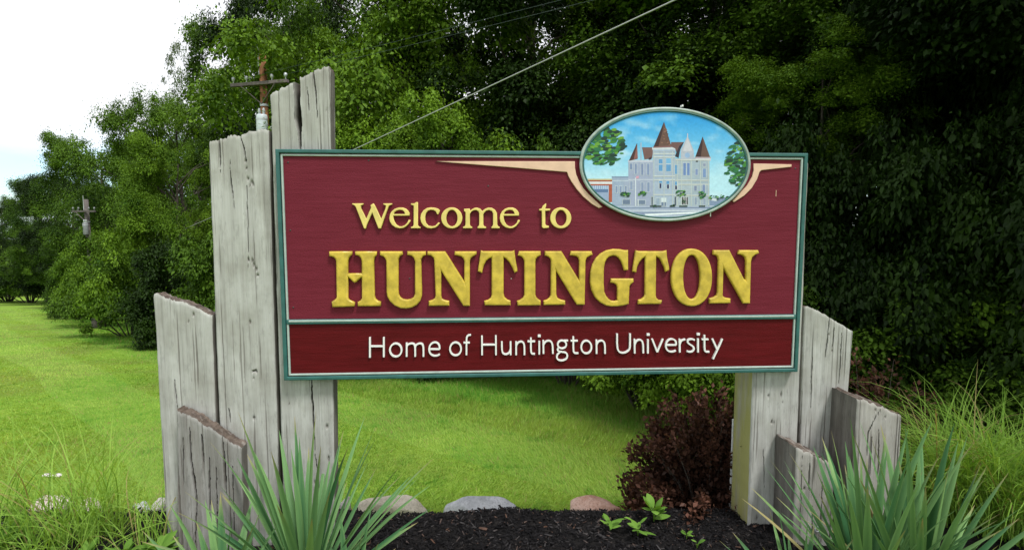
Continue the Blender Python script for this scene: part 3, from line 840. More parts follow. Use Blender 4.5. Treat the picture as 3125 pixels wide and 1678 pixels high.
# ------------------------------------------------------------------ timber posts
def post(name, label, left, right, top, n0, thick, mats, cracks=(), pits=(), groove=0.0012, seed=1, group=None, jag=.004, vb=-.12, lean_back=0.0):
    """upright timber: left/right = two pixels of each edge, top = pixels of the cut top (left to right)"""
    pl = [S(*p, n0) for p in left]; pr = [S(*p, n0) for p in right]
    tp = sorted(S(*p, n0) for p in top)
    def line(a, b): return lambda v: a[0] + (b[0] - a[0]) * (v - a[1]) / (b[1] - a[1])
    UL, UR = line(*pl), line(*pr)
    vt_l, vt_r = tp[0][1], tp[-1][1]
    ta = np.array(tp); s_t = (ta[:, 0] - ta[0, 0]) / (ta[-1, 0] - ta[0, 0])
    wid = abs(UR(vt_r) - UL(vt_l))
    nc = max(30, int(wid / .0023)); nr = int((ta[:, 1].max() - vb) / .0085)
    s = np.linspace(0, 1, nc); tt = np.linspace(0, 1, nr)
    vtop = np.interp(s, s_t, ta[:, 1]) + jag * vnoise(s * 14, s * 0 + seed, seed) + jag * .6 * vnoise(s * 40, s * 0 + seed, seed + 1)
    Sg, T = np.meshgrid(s, tt)
    Vv = vb + T * (vtop[None] - vb)
    ul, ur = UL(Vv), UR(Vv)
    wob = .0022 * vnoise(Vv * 4, Vv * 0 + 2.5, seed + 5) + .0012 * vnoise(Vv * 22, Vv * 0 + .5, seed + 6)
    U = ul + (ur - ul) * Sg + wob * (1 - 2 * Sg)
    wd = ur - ul
    ed = np.minimum(Sg, 1 - Sg) * wd
    D = -.006 * np.clip(1 - ed / .009, 0, 1) ** 2
    D += -.004 * np.clip(1 - (vtop[None] - Vv) / .012, 0, 1) ** 2
    D += groove * (vnoise(U * 70 + .6 * vnoise(U * 5, Vv * 2.0, seed + 2), Vv * 1.1, seed + 3) * .6 + vnoise(U * 170, Vv * 2.2, seed + 4) * .5)
    D += .0016 * vnoise(U * 6, Vv * 3, seed + 8)
    g2 = np.clip(vnoise(U * 150, Vv * 2.2, seed + 9) - .62, 0, 1)
    D -= groove * 9 * g2
    BR = np.clip(g2 * 6, 0, .6)
    for cr in cracks:
        w = cr[0]; pts = sorted([S(*p, n0) for p in cr[1]], key=lambda q: q[1])
        pv = [q[1] for q in pts]; pu = [q[0] for q in pts]
        uc = np.interp(Vv, pv, pu) + .0016 * vnoise(Vv * 18, Vv * 0, seed + 11) + .0011 * vnoise(Vv * 70, Vv * 0, seed + 13)
        tl = .45 * (pv[-1] - pv[0]); f = np.clip((Vv - pv[0]) / tl, 0, 1) ** .7 * np.clip((pv[-1] - Vv) / tl if not cr[2] else 1, 0, 1) ** .7
        ww = w / 2 * (.75 + .35 * vnoise(Vv * 14, Vv * 0, seed + 12)) * f
        k = np.clip(1.25 - np.abs(U - uc) / np.maximum(ww, 1e-5), 0, 1)
        D -= np.minimum(k * 1.6, 1) * (0.010 + w * 3.2) * (f > .02)
        BR = np.maximum(BR, np.clip(k * 2.2, 0, 1) * (f > .02))
    for px, py, r_u, r_v in pits:
        u0, v0 = S(px, py, n0)
        k = np.clip(1 - ((U - u0) / r_u) ** 2 - ((Vv - v0) / r_v) ** 2, 0, 1)
        D -= np.sqrt(k) * min(.014, r_u * 1.2)
        BR = np.maximum(BR, np.clip(k * 1.8, 0, 1) * (.55 + .45 * vnoise(U * 300, Vv * 300, 3)))
    base_u = .5 * (pl[0][0] + pr[0][0])
    front = np.stack([U - base_u, Vv, D], -1).reshape(-1, 3)
    I = np.arange(nr * nc).reshape(nr, nc)
    Fs = [np.stack([I[:-1, :-1], I[:-1, 1:], I[1:, 1:], I[1:, :-1]], -1).reshape(-1, 4)]
    mi = [np.zeros(len(Fs[0]), np.int32)]
    V = [front]; off = len(front)
    def wall(idx, slot, flip, steps):
        nonlocal off
        a = front[idx]; rows = [np.asarray(idx)]
        for k in range(1, steps + 1):
            b = a.copy(); q = k / steps
            b[:, 2] = a[:, 2] * (1 - q) - thick * q
            if slot == 2: b[:, 1] += lean_back * q + .004 * vnoise(b[:, 0] * 40, b[:, 2] * 40, seed + 20 + k)
            V.append(b); rows.append(off + np.arange(len(a))); off += len(a)
        for k in range(steps):
            r0, r1 = rows[k], rows[k + 1]
            q = np.stack([r0[:-1], r0[1:], r1[1:], r1[:-1]], -1)
            Fs.append(q[:, ::-1] if flip else q); mi.append(np.full(len(q), slot, np.int32))
    wall(I[:, 0], 1, False, 4); wall(I[:, -1], 3, True, 4); wall(I[-1, :], 2, False, 5)
    bk = np.array([[UL(vb) - base_u, vb, -thick], [UR(vb) - base_u, vb, -thick], [UR(vtop[-1]) - base_u, vtop[-1], -thick], [UL(vtop[0]) - base_u, vtop[0], -thick]])
    V.append(bk); Fs.append(np.array([[off, off + 3, off + 2, off + 1]])); mi.append(np.array([0], np.int32))
    Vall = np.concatenate(V)
    me = mesh_np(name, Vall, [f.astype(np.int64) for f in Fs], True, {'bare': np.concatenate([BR.ravel(), np.zeros(len(Vall) - BR.size)])})
    me.polygons.foreach_set('material_index', np.concatenate(mi))
    for m in mats: me.materials.append(m)
    try: me.set_sharp_from_angle(angle=R(50))
    except Exception: pass
    o = obj(name, me, None, mw=FRAME @ Matrix.Translation((base_u, 0, n0)))
    return tag(o, label, 'post', group)

P, PG, PM, PB, PA, EG = M['post'], M['post_grey'], M['post_mid'], M['post_brown'], M['post_algae'], M['endgrain']
GL, GR = 'timber posts left of the sign', 'timber posts right of the sign'
post('timber_post', 'wide pale grey post, outermost left, with a chipped brown top corner',
     [(467, 904), (499, 1450)], [(647, 961), (659, 1335)], [(467, 902), (482, 899), (560, 925), (647, 961)], -.052, .062,
     [P, PM, EG, PB], [(.0065, [(533, 1150), (537, 1200), (544, 1250)], False)],
     [(590, 960, .006, .010), (575, 980, .004, .006), (585, 1160, .003, .004), (470, 1150, .004, .008)], .0010, 3, GL, .006)
post('timber_post', 'tall pale grey post beside the sign, second in height of the left group',
     [(635, 436), (670, 1300)], [(819, 398), (848, 1400)], [(635, 435), (690, 418), (735, 411), (752, 402), (765, 401), (819, 396)], -.050, .085,
     [P, PM, EG, PB], [(.007, [(669, 425), (671, 480), (673, 530)], True), (.004, [(700, 470), (706, 560), (716, 640)], False), (.0045, [(733, 412), (744, 450), (752, 500)], True), (.003, [(753, 560), (756, 700), (758, 830)], False), (.003, [(645, 700), (652, 900)], False), (.005, [(697, 1240), (704, 1290)], False)],
     [(749, 490, .006, .008), (752, 512, .005, .005), (756, 545, .007, .006), (768, 556, .007, .009), (773, 563, .006, .007), (762, 566, .005, .006), (754, 637, .005, .006), (758, 792, .006, .007), (770, 795, .006, .010), (775, 808, .007, .010), (782, 820, .006, .010), (786, 840, .007, .008), (763, 983, .006, .010), (778, 1132, .015, .006), (774, 1155, .005, .005), (775, 1275, .007, .008), (745, 1150, .003, .003)], .0010, 5, GL, .006)
post('timber_post', 'tallest grey post, split down its top, carrying the left end of the sign',
     [(824, 300), (862, 1472)], [(1008, 312), (1021, 1560)], [(824, 286), (840, 277), (899, 249), (905, 243), (960, 215), (982, 204), (1002, 201), (1008, 214)], -.048, .080,
     [P, PM, EG, PB], [(.026, [(904, 235), (906, 300), (912, 380), (917, 460), (918, 520)], True), (.0075, [(950, 1120), (953, 1220), (958, 1300), (962, 1380)], False), (.005, [(962, 1380), (970, 1440), (975, 1500)], False), (.0045, [(955, 210), (962, 280), (970, 360)], True), (.003, [(935, 260), (945, 350)], False)],
     [(829, 352, .005, .005), (997, 335, .004, .008), (998, 1300, .007, .012), (1003, 1400, .006, .02), (882, 1230, .003, .004), (960, 1470, .004, .01)], .0010, 7, GL, .007)
post('timber_post', 'short weathered grey post with deep vertical cracks in front of the left posts',
     [(538, 1252), (541, 1592)], [(735, 1368), (742, 1622)], [(538, 1251), (590, 1276), (640, 1305), (690, 1340), (738, 1370)], .030, .070,
     [PG, PB, EG, PB], [(.009, [(579, 1290), (583, 1400), (598, 1500), (600, 1545), (596, 1660)], False), (.008, [(616, 1320), (620, 1380), (624, 1420)], False), (.006, [(640, 1380), (641, 1650)], False), (.008, [(682, 1350), (688, 1450), (692, 1520)], False), (.005, [(660, 1400), (665, 1660)], False), (.004, [(560, 1330), (560, 1480)], False), (.004, [(710, 1420), (716, 1640)], False)],
     [], .0026, 11, GL, .006)
pe = post('timber_post', 'pale post with a green algae side carrying the right end of the sign',
     [(2297, 1142), (2283, 1558)], [(2468, 500), (2433, 1361)], [(2316, 486), (2390, 484), (2470, 492)], -.048, .185,
     [P, PA, EG, PB], [(.003, [(2330, 1350), (2333, 1500)], False)],
     [(2345, 1207, .006, .010), (2384, 1203, .005, .016), (2388, 1225, .004, .006), (2355, 1287, .006, .009), (2362, 1290, .004, .006), (2310, 1580, .006, .012)], .0009, 13, GR)
post('timber_post', 'pale grey post with slanted top right beside the sign',
     [(2455, 938), (2440, 1367)], [(2604, 1012), (2589, 1204)], [(2455, 937), (2463, 935), (2500, 950), (2560, 985), (2604, 1012)], -.062, .15,
     [P, PM, EG, PB], [(.006, [(2532, 965), (2528, 1010), (2518, 1090)], False), (.004, [(2548, 990), (2540, 1060)], False), (.004, [(2480, 1050), (2474, 1250)], False), (.004, [(2570, 1000), (2560, 1180)], False)],
     [(2530, 1020, .004, .008), (2540, 1070, .004, .006)], .0013, 17, GR)
post('timber_post', 'low weathered square post furthest right with a cracked face',
     [(2618, 1219), (2602, 1470)], [(2752, 1270), (2745, 1434)], [(2618, 1218), (2640, 1222), (2700, 1245), (2752, 1270)], .128, .19,
     [PM, PB, EG, PB], [(.008, [(2690, 1245), (2672, 1270), (2650, 1320), (2645, 1400)], False), (.006, [(2683, 1290), (2682, 1400), (2678, 1480)], False), (.004, [(2662, 1330), (2655, 1450)], False)],
     [(2672, 1250, .006, .006), (2702, 1273, .005, .006)], .0018, 19, GR, .006)
ph = post('timber_post', 'short grooved square post standing in front of the right posts',
     [(2432, 1367), (2420, 1660)], [(2548, 1424), (2540, 1678)], [(2432, 1366), (2480, 1388), (2520, 1406), (2548, 1424)], .138, .18,
     [PM, PB, EG, PB], [(.008, [(2472, 1400), (2470, 1440), (2468, 1500)], False), (.004, [(2480, 1540), (2478, 1680)], False), (.004, [(2510, 1440), (2505, 1660)], False), (.003, [(2448, 1390), (2440, 1660)], False)],
     [(2455, 1490, .006, .01)], .0020, 23, GR, .006)
# eye bolt in the short right post
u, v = S(2491, 1610, .14)
Vv, Ff = tube_arrays([(.012 * math.cos(t), .012 * math.sin(t), 0) for t in np.linspace(0, 2 * math.pi, 17)], [.0035] * 17, 8)
o = obj('eye_bolt', mesh_np('eye_bolt', Vv, Ff, True), M['metal'], ph)
o.matrix_world = FRAME @ Matrix.Translation((u, v, .150))

# white stake behind the right post
bm = bmesh.new(); add_box(bm, (-.006, -.006, -.2), (.006, .006, 0.57), .002)
p = at(2234, 1400, 2.95)
tag(bm_obj('garden_stake', bm, M['white'], loc=(p.x, p.y, -.10)), 'thin white stake standing close behind the algae-stained post', 'stake')

# ------------------------------------------------------------------ stones along the bed
def stone(px0, px1, py_top, Y, m, label, seed, hgt=.30, depth=None, name='stone'):
    a, b = at(px0, py_top, Y), at(px1, py_top, Y)
    w = (b - a).length
    bm = bmesh.new(); bmesh.ops.create_icosphere(bm, subdivisions=4, radius=1)
    rs = np.random.default_rng(seed)
    planes = [(Vector(rs.normal(0, 1, 3)).normalized(), rs.uniform(.62, .92)) for _ in range(16)]
    for v in bm.verts:
        c = v.co.copy()
        for nrm, d in planes:
            k = c.dot(nrm) - d
            if k > 0: c -= nrm * k * .93
        q = float(vnoise(c.x * 2.2 + seed, c.y * 2.2 + c.z * 1.3, seed)) * .09 + float(vnoise(c.x * 7 + seed, c.y * 6 + c.z * 7, seed + 1)) * .025
        v.co = c * (1 + q)
    zs = max(v.co.z for v in bm.verts); xm = max(abs(v.co.x) for v in bm.verts)
    dp = depth or w * .38
    for v in bm.verts:
        q = v.co.z / zs; q = math.copysign(abs(q) ** .62, q)
        v.co = Vector((v.co.x / xm * w / 2, v.co.y * dp, (q - 1) * hgt / 2))
    c = (a + b) / 2
    o = bm_obj(name, bm, m, smooth=True)
    base = c.z - hgt
    for v in o.data.vertices: v.co.z += hgt
    o.location = (c.x, Y, base)
    return tag(o, label, 'stone', 'stones edging the mulch bed')
stone(1030, 1075, 1520, 3.18, M['st_white'], 'small pale broken stone beside the tall yucca', 2, .26, .07)
stone(1078, 1318, 1516, 3.28, M['st_tan'], 'long flat tan stone behind the mulch', 3, .30, .12)
stone(1350, 1602, 1522, 3.26, M['st_grey'], 'angular grey stone in the middle of the mulch edge', 14, .30, .12)
stone(1712, 1895, 1518, 3.24, M['st_pink'], 'pink granite stone left of the dark red bush', 5, .30, .11)
stone(60, 222, 1512, 2.98, M['st_mauve'], 'mauve stone behind the wispy grass at far left', 6, .30, .10)
stone(218, 305, 1522, 3.0, M['st_mauve'], 'small mauve stone next to the larger mauve one', 7, .30, .08)
stone(396, 464, 1536, 3.0, M['st_grey'], 'small grey-white stone between the mauve stones and outer left post', 8, .26, .07)
stone(462, 520, 1520, 3.05, M['st_white'], 'white stone half hidden by the outermost left post', 9, .28, .08)

# ------------------------------------------------------------------ foliage tools
def leaf_arrays(P, D, N, L, Wd, fold=.18):
    """folded diamond leaves at P pointing along D with face normal N"""
    D = D / np.linalg.norm(D, axis=1, keepdims=True)
    Sd = np.cross(D, N); Sd /= (np.linalg.norm(Sd, axis=1, keepdims=True) + 1e-9)
    Nn = np.cross(Sd, D)
    L = L[:, None]; Wd = Wd[:, None]
    mid = P + D * L * .45 + Nn * Wd * fold
    v = np.stack([P, mid - Sd * Wd / 2, P + D * L, mid + Sd * Wd / 2], 1).reshape(-1, 3)
    i = np.arange(len(P))[:, None] * 4
    f = np.concatenate([i + np.array([[0, 2, 1]]), i + np.array([[0, 3, 2]])], 1).reshape(-1, 3)
    return v, f

def unit(v): return v / (np.linalg.norm(v, axis=-1, keepdims=True) + 1e-9)

def crown_mesh(name, seed, rx, rz, n_cl, per, leaf, low=-1.0, inner=.5, clr=.30, flat=.42, big=.22):
    """foliage for a crown centred on the origin: clumps of drooping sprays; also returns the clump centres"""
    g = np.random.default_rng(seed)
    d = unit(g.normal(0, 1, (n_cl, 3)))
    d[:, 2] = np.where(d[:, 2] < low, -d[:, 2] * .5, d[:, 2])
    lobe = 1 + .22 * np.sin(d[:, 0] * 5 + seed) + .20 * np.sin(d[:, 1] * 6 + seed * 2.1) + .16 * np.sin(d[:, 2] * 7 + seed)
    r = (inner + (1 - inner) * g.uniform(0, 1, n_cl) ** .45) * np.clip(lobe, .6, 1.35)
    C = d * r[:, None] * np.array([rx, rx, rz]) * .86
    cr = rx * clr * g.uniform(.55, 1.35, n_cl)
    P, Dd, Nn, T, SZ = [], [], [], [], []
    for k in range(n_cl):
        n = int(per * (cr[k] / (rx * clr)) ** 2)
        if n < 8: continue
        out = unit(np.array([d[k, 0], d[k, 1], d[k, 2] * .5]))
        # a bough: several leafy domes on its outer and upper side, each a shell of hanging leaves
        m = 7
        sd = unit(g.normal(0, 1, (m, 3)) * np.array([1, 1, .55]) + out * .8 + np.array([0, 0, .25]))
        sc = C[k] + sd * cr[k] * np.array([.68, .68, .42]) * g.uniform(.6, 1.15, (m, 1))
        sr = cr[k] * g.uniform(.26, .52, m)
        ii = g.integers(0, m, n)
        u3 = unit(g.normal(0, 1, (n, 3)) + np.array([0, 0, .75]) + out * .35)
        rho = g.uniform(.62, 1.06, n) * (1 + .25 * vnoise(u3[:, 0] * 3 + ii * 7, u3[:, 1] * 3 + k, seed))
        p = sc[ii] + u3 * (sr[ii] * rho)[:, None] * np.array([1, 1, .62])
        # oversized leaves added inside the bough to stop light passing through
        core = g.uniform(0, 1, n) < big
        p[core] = sc[ii][core] + u3[core] * (sr[ii][core] * g.uniform(.1, .62, core.sum()))[:, None] * np.array([1, 1, .6])
        SZ.append(np.where(core, 1.75, 1.0))
        hd = np.hypot(u3[:, 0], u3[:, 1])
        p[:, 2] -= sr[ii] * flat * hd ** 2 * rho
        dd = u3 * np.array([1, 1, .2]) + g.normal(0, .5, (n, 3)) + np.array([0, 0, -.55 - .4 * flat])
        nn = u3 * .9 + np.array([0, 0, .8]) + g.normal(0, .35, (n, 3))
        # a few loose twigs break the outline
        lw = g.uniform(0, 1, n) < .07
        p[lw] += u3[lw] * (sr[ii][lw] * g.uniform(0, .9, lw.sum()))[:, None]
        P.append(p); Dd.append(dd); Nn.append(nn)
        T.append(np.clip(.45 + g.normal(0, .13) + g.normal(0, .10, m)[ii] + g.normal(0, .13, n), 0, 1))
    P, Dd, Nn, T, SZ = map(np.concatenate, (P, Dd, Nn, T, SZ))
    n = len(P)
    L = leaf * g.uniform(.65, 1.3, n) * SZ
    v, f = leaf_arrays(P, Dd, Nn, L, L * g.uniform(.5, .75, n))
    return mesh_np(name, v, f, False, {'tint': np.repeat(T, 4)}), C

def limb_mesh(name, seed, H, zc, C, r0, n_limb):
    """trunk from z=0 up into the crown, with limbs running to some of the clumps"""
    g = random.Random(seed)
    k = 9
    pts = [Vector((.10 * H * .12 * math.sin(i * 1.1 + seed), .10 * H * .12 * math.cos(i * .9 + seed * 2), H * i / (k - 1) - (.3 if i == 0 else 0))) for i in range(k)]
    pts[0].x = pts[0].y = 0
    rad = [r0 * (1 - .82 * i / (k - 1)) for i in range(k)]; rad[0] *= 1.25
    parts = [tube_arrays(pts, rad, 9)]
    idx = list(range(len(C))); g.shuffle(idx)
    for i in idx[:n_limb]:
        e = Vector(C[i]) + Vector((0, 0, zc))
        z0 = max(H * .12, min(H * .92, e.z - (Vector((e.x, e.y)).length) * .75))
        q = z0 / H * (k - 1); a = int(min(k - 2, q)); s = pts[a].lerp(pts[a + 1], q - a)
        m1 = s.lerp(e, .4) + Vector((g.uniform(-.2, .2), g.uniform(-.2, .2), .12 * (e - s).length))
        rr = r0 * .42 * (1 - z0 / H * .6)
        parts.append(tube_arrays([s, m1, s.lerp(e, .75) + Vector((0, 0, .10)), e], [rr, rr * .6, rr * .35, rr * .12], 6))
    V, F = join_arrays(parts)
    return mesh_np(name, V, F, True)

def make_proto(seed, H, rx, rz, n_cl, per, leaf, r0, low=-1.0, n_limb=22, **kw):
    cm, C = crown_mesh('crown', seed, rx, rz, n_cl, per, leaf, low, **kw)
    zc = H - rz
    return cm, limb_mesh('trunk', seed, H - rz * .35, zc, C, r0, n_limb), zc, H

PROTO = {
 'oak':   make_proto(11, 10.0, 3.3, 4.4, 84, 1350, .080, .22, inner=.62, clr=.36, flat=.35),
 'maple': make_proto(23, 10.0, 3.1, 4.6, 80, 1400, .076, .20, inner=.62, clr=.36, flat=.5),
 'ash':   make_proto(37, 10.0, 3.4, 4.5, 76, 1300, .084, .18, inner=.62, clr=.36, flat=.95),
 'thin':  make_proto(41, 10.0, 2.4, 3.6, 55, 240, .090, .12, inner=.25, clr=.26, big=0.0),
}
MESHES = {}
def tree(kind, mat_, px, py_top, Y, width, label, group='trees along the wood edge', rot=0.0, cat='tree', lift=1.0):
    cm, tm, zc, H = PROTO[kind]
    top = at(px, py_top, Y)
    z0 = float(zt(top.x, top.y))
    h = top.z - z0
    if kind not in MESHES:
        cm.materials.append(M['leaf'])
        tm.materials.append(M['bark']); MESHES[kind] = tm
    e = empty(cat + '_tree' if cat != 'tree' else 'broadleaf_tree', (top.x, Y, z0))
    e.rotation_euler = (0, 0, rot); e.scale = (width, width, h / H)
    tag(e, label, 'tree', group)
    o = obj('trunk', MESHES[kind], None, e)
    o = obj('crown', cm, None, e); o.location = (0, 0, H - (H - zc) * lift); o.scale = (1, 1, lift)
    o.material_slots[0].link = 'OBJECT'; o.material_slots[0].material = M[mat_]
    return e
k = 1.2131      # display pixels to photograph pixels
def T(kind, m, x, y, Y, w, rot, label, **kw): return tree(kind, m, x * k, y * k, Y, w, label, rot=rot, **kw)
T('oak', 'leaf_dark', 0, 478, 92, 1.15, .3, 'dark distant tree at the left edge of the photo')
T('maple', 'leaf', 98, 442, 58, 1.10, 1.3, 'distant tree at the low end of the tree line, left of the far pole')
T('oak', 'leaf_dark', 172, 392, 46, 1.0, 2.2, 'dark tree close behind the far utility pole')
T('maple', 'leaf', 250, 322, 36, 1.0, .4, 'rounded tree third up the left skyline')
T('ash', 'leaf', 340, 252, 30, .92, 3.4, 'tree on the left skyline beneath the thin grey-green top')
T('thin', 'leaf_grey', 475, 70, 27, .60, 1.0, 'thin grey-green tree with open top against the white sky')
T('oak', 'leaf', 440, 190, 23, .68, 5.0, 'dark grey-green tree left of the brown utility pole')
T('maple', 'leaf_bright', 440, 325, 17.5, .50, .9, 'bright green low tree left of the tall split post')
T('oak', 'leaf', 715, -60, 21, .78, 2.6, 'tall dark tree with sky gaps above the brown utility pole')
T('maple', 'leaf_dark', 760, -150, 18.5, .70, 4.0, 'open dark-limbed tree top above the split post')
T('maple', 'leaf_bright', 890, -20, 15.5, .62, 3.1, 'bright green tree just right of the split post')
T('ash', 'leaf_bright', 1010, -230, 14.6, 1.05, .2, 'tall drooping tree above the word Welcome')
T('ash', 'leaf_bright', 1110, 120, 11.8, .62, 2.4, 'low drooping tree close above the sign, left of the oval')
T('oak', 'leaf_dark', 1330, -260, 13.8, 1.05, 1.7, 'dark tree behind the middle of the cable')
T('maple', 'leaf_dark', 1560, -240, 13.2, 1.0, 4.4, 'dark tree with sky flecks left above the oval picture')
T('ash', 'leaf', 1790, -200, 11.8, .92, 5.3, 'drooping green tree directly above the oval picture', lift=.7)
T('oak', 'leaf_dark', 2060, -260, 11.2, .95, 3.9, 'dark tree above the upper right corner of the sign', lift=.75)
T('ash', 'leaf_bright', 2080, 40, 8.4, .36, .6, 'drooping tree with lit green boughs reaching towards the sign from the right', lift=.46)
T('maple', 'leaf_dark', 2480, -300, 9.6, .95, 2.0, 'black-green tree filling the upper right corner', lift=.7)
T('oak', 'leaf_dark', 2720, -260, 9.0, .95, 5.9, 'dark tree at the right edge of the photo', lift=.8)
for x_, y_, h_, r_, kd in ((7.2, 5.2, 10, 1.5, 'oak'), (7.6, 1.6, 11, 2.6, 'maple'), (9.6, 7.6, 11, .4, 'ash')):  # unseen trees added out of view to shade the wood at the right
    z0 = float(zt(x_, y_)); e = empty('broadleaf_tree', (x_, y_, z0)); e.rotation_euler = (0, 0, r_); e.scale = (.85, .85, h_ / 10)
    tag(e, {'oak': 'nearer', 'maple': 'nearest', 'ash': 'farthest'}[kd] + ' of three unseen dark trees added for shade just beyond the right edge of the photo', 'tree', 'trees along the wood edge')
    obj('trunk', MESHES[kd], None, e)
    o = obj('crown', PROTO[kd][0], None, e); o.location = (0, 0, PROTO[kd][2])
    o.material_slots[0].link = 'OBJECT'; o.material_slots[0].material = M['leaf_dark']

# shrubs at the foot of the wood
SHRUB = [crown_mesh('shrub', s, 1.15, .95, 46, 850, .048, -.75, inner=.55, clr=.42, flat=.45) for s in (3, 8)]
SH_ST = []
for cmC, s in zip(SHRUB, (3, 8)):
    C = cmC[1]; parts = []
    for i in range(0, len(C), 4):
        e = Vector(C[i]); s0 = Vector((e.x * .12, e.y * .12, -1.0))
        parts.append(tube_arrays([s0, s0.lerp(e, .55) + Vector((0, 0, .08)), e], [.022, .014, .005], 5))
    V, F = join_arrays(parts); SH_ST.append(mesh_np('stems', V, F, True)); SH_ST[-1].materials.append(M['bark'])
def shrub(x, y_base, Y, w, h, i, m, label, group='shrubs along the foot of the wood', rot=0.0):
    p = at(x * k, y_base * k, Y); z0 = float(zt(p.x, p.y))
    if not len(SHRUB[i][0].materials): SHRUB[i][0].materials.append(M['leaf'])
    e = empty('shrub', (p.x, p.y, z0)); e.scale = (w, w, h); e.rotation_euler = (0, 0, rot)
    tag(e, label, 'shrub', group)
    a = obj('foliage', SHRUB[i][0], None, e); a.location = (0, 0, .92)
    a.material_slots[0].link = 'OBJECT'; a.material_slots[0].material = M[m]
    b = obj('stems', SH_ST[i], None, e); b.location = (0, 0, .92)
    return e
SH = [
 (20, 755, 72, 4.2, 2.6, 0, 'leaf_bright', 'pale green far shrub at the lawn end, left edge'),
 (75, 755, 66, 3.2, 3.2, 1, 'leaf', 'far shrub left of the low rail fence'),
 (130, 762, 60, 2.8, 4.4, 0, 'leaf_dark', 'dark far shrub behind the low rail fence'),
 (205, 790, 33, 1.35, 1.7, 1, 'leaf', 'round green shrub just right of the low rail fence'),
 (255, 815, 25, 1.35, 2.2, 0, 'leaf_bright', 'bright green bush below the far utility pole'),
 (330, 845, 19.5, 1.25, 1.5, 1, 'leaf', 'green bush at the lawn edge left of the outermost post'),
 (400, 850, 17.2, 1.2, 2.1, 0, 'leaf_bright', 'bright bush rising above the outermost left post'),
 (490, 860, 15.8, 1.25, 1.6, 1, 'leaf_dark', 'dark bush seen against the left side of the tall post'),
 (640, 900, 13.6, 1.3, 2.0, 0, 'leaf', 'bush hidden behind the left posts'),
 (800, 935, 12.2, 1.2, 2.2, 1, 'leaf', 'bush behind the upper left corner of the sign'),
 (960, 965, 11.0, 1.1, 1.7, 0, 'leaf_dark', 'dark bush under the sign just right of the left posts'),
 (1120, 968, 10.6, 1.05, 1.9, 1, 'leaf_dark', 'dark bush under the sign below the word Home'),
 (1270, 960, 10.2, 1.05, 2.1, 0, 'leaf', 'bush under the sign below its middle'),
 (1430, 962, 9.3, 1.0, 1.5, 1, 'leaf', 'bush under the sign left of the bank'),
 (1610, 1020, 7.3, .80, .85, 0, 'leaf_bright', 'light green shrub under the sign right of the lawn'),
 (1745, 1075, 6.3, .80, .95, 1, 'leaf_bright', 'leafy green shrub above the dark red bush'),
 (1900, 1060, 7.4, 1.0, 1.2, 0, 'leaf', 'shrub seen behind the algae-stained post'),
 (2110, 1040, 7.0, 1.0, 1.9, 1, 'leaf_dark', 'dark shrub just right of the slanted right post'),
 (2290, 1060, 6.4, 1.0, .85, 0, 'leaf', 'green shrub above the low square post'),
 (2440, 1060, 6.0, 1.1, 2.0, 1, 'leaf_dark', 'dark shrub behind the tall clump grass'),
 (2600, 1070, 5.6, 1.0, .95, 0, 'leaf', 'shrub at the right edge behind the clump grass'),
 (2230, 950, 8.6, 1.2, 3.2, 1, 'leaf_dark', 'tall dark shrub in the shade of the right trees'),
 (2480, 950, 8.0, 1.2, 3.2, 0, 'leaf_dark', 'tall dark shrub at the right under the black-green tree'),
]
for i, s in enumerate(SH):
    shrub(*s, rot=i * 1.7)

# the mass of the wood behind the first trees
def woodland():
    g = np.random.default_rng(77)
    line = np.array([(-160, 84), (-112, 98), (-74, 96), (-59, 78), (-30, 44), (-14, 27), (-7, 21.5), (0, 16.5), (5, 14), (9, 12.5), (16, 10.5), (26, 9)], float)
    seg = np.linalg.norm(np.diff(line, axis=0), axis=1); cum = np.concatenate([[0], np.cumsum(seg)])
    ncl = 1180
    # denser near the viewer's end of the line
    q = cum[-1] * (1 - g.uniform(0, 1, ncl) ** 1.5 * 1.0)
    x = np.interp(q, cum, line[:, 0]); y = np.interp(q, cum, line[:, 1])
    back = g.uniform(0, 7, ncl)
    x += back * .60 + g.normal(0, .8, ncl); y += back * .75 + g.normal(0, .8, ncl)
    far = np.clip((y - 12) / 60, 0, 1)
    hmax = np.where(x > -4, 11.5, np.where(x < -86, 10.5, 9.0 - 2.5 * far))
    z = zt(x, y) + hmax * g.uniform(.02, 1, ncl)
    P, D, N, T = [], [], [], []
    for i in range(ncl):
        n = 230; rr = g.uniform(.9, 1.7) * (1 + far[i] * .8)
        p = np.array([x[i], y[i], z[i]]) + g.normal(0, 1, (n, 3)) * rr * np.array([.6, .6, .42])
        P.append(p); D.append(g.normal(0, 1, (n, 3)) + np.array([0, 0, -.4])); N.append(np.array([0, 0, 1.]) + g.normal(0, .5, (n, 3)))
        T.append(np.clip(g.normal(.35, .1) + g.normal(0, .12, n), 0, 1))
    P, D, N, T = map(np.concatenate, (P, D, N, T))
    L = g.uniform(.13, .24, len(P)) * (1 + np.clip((P[:, 1] - 20) / 60, 0, 1))
    v, f = leaf_arrays(P, D, N, L, L * .65)
    return mesh_np('woodland', v, f, False, {'tint': np.repeat(T, 4)})
tag(obj('woodland', woodland(), M['leaf_dark']), 'dark mass of the wood behind the front trees', 'wood', kind='stuff')

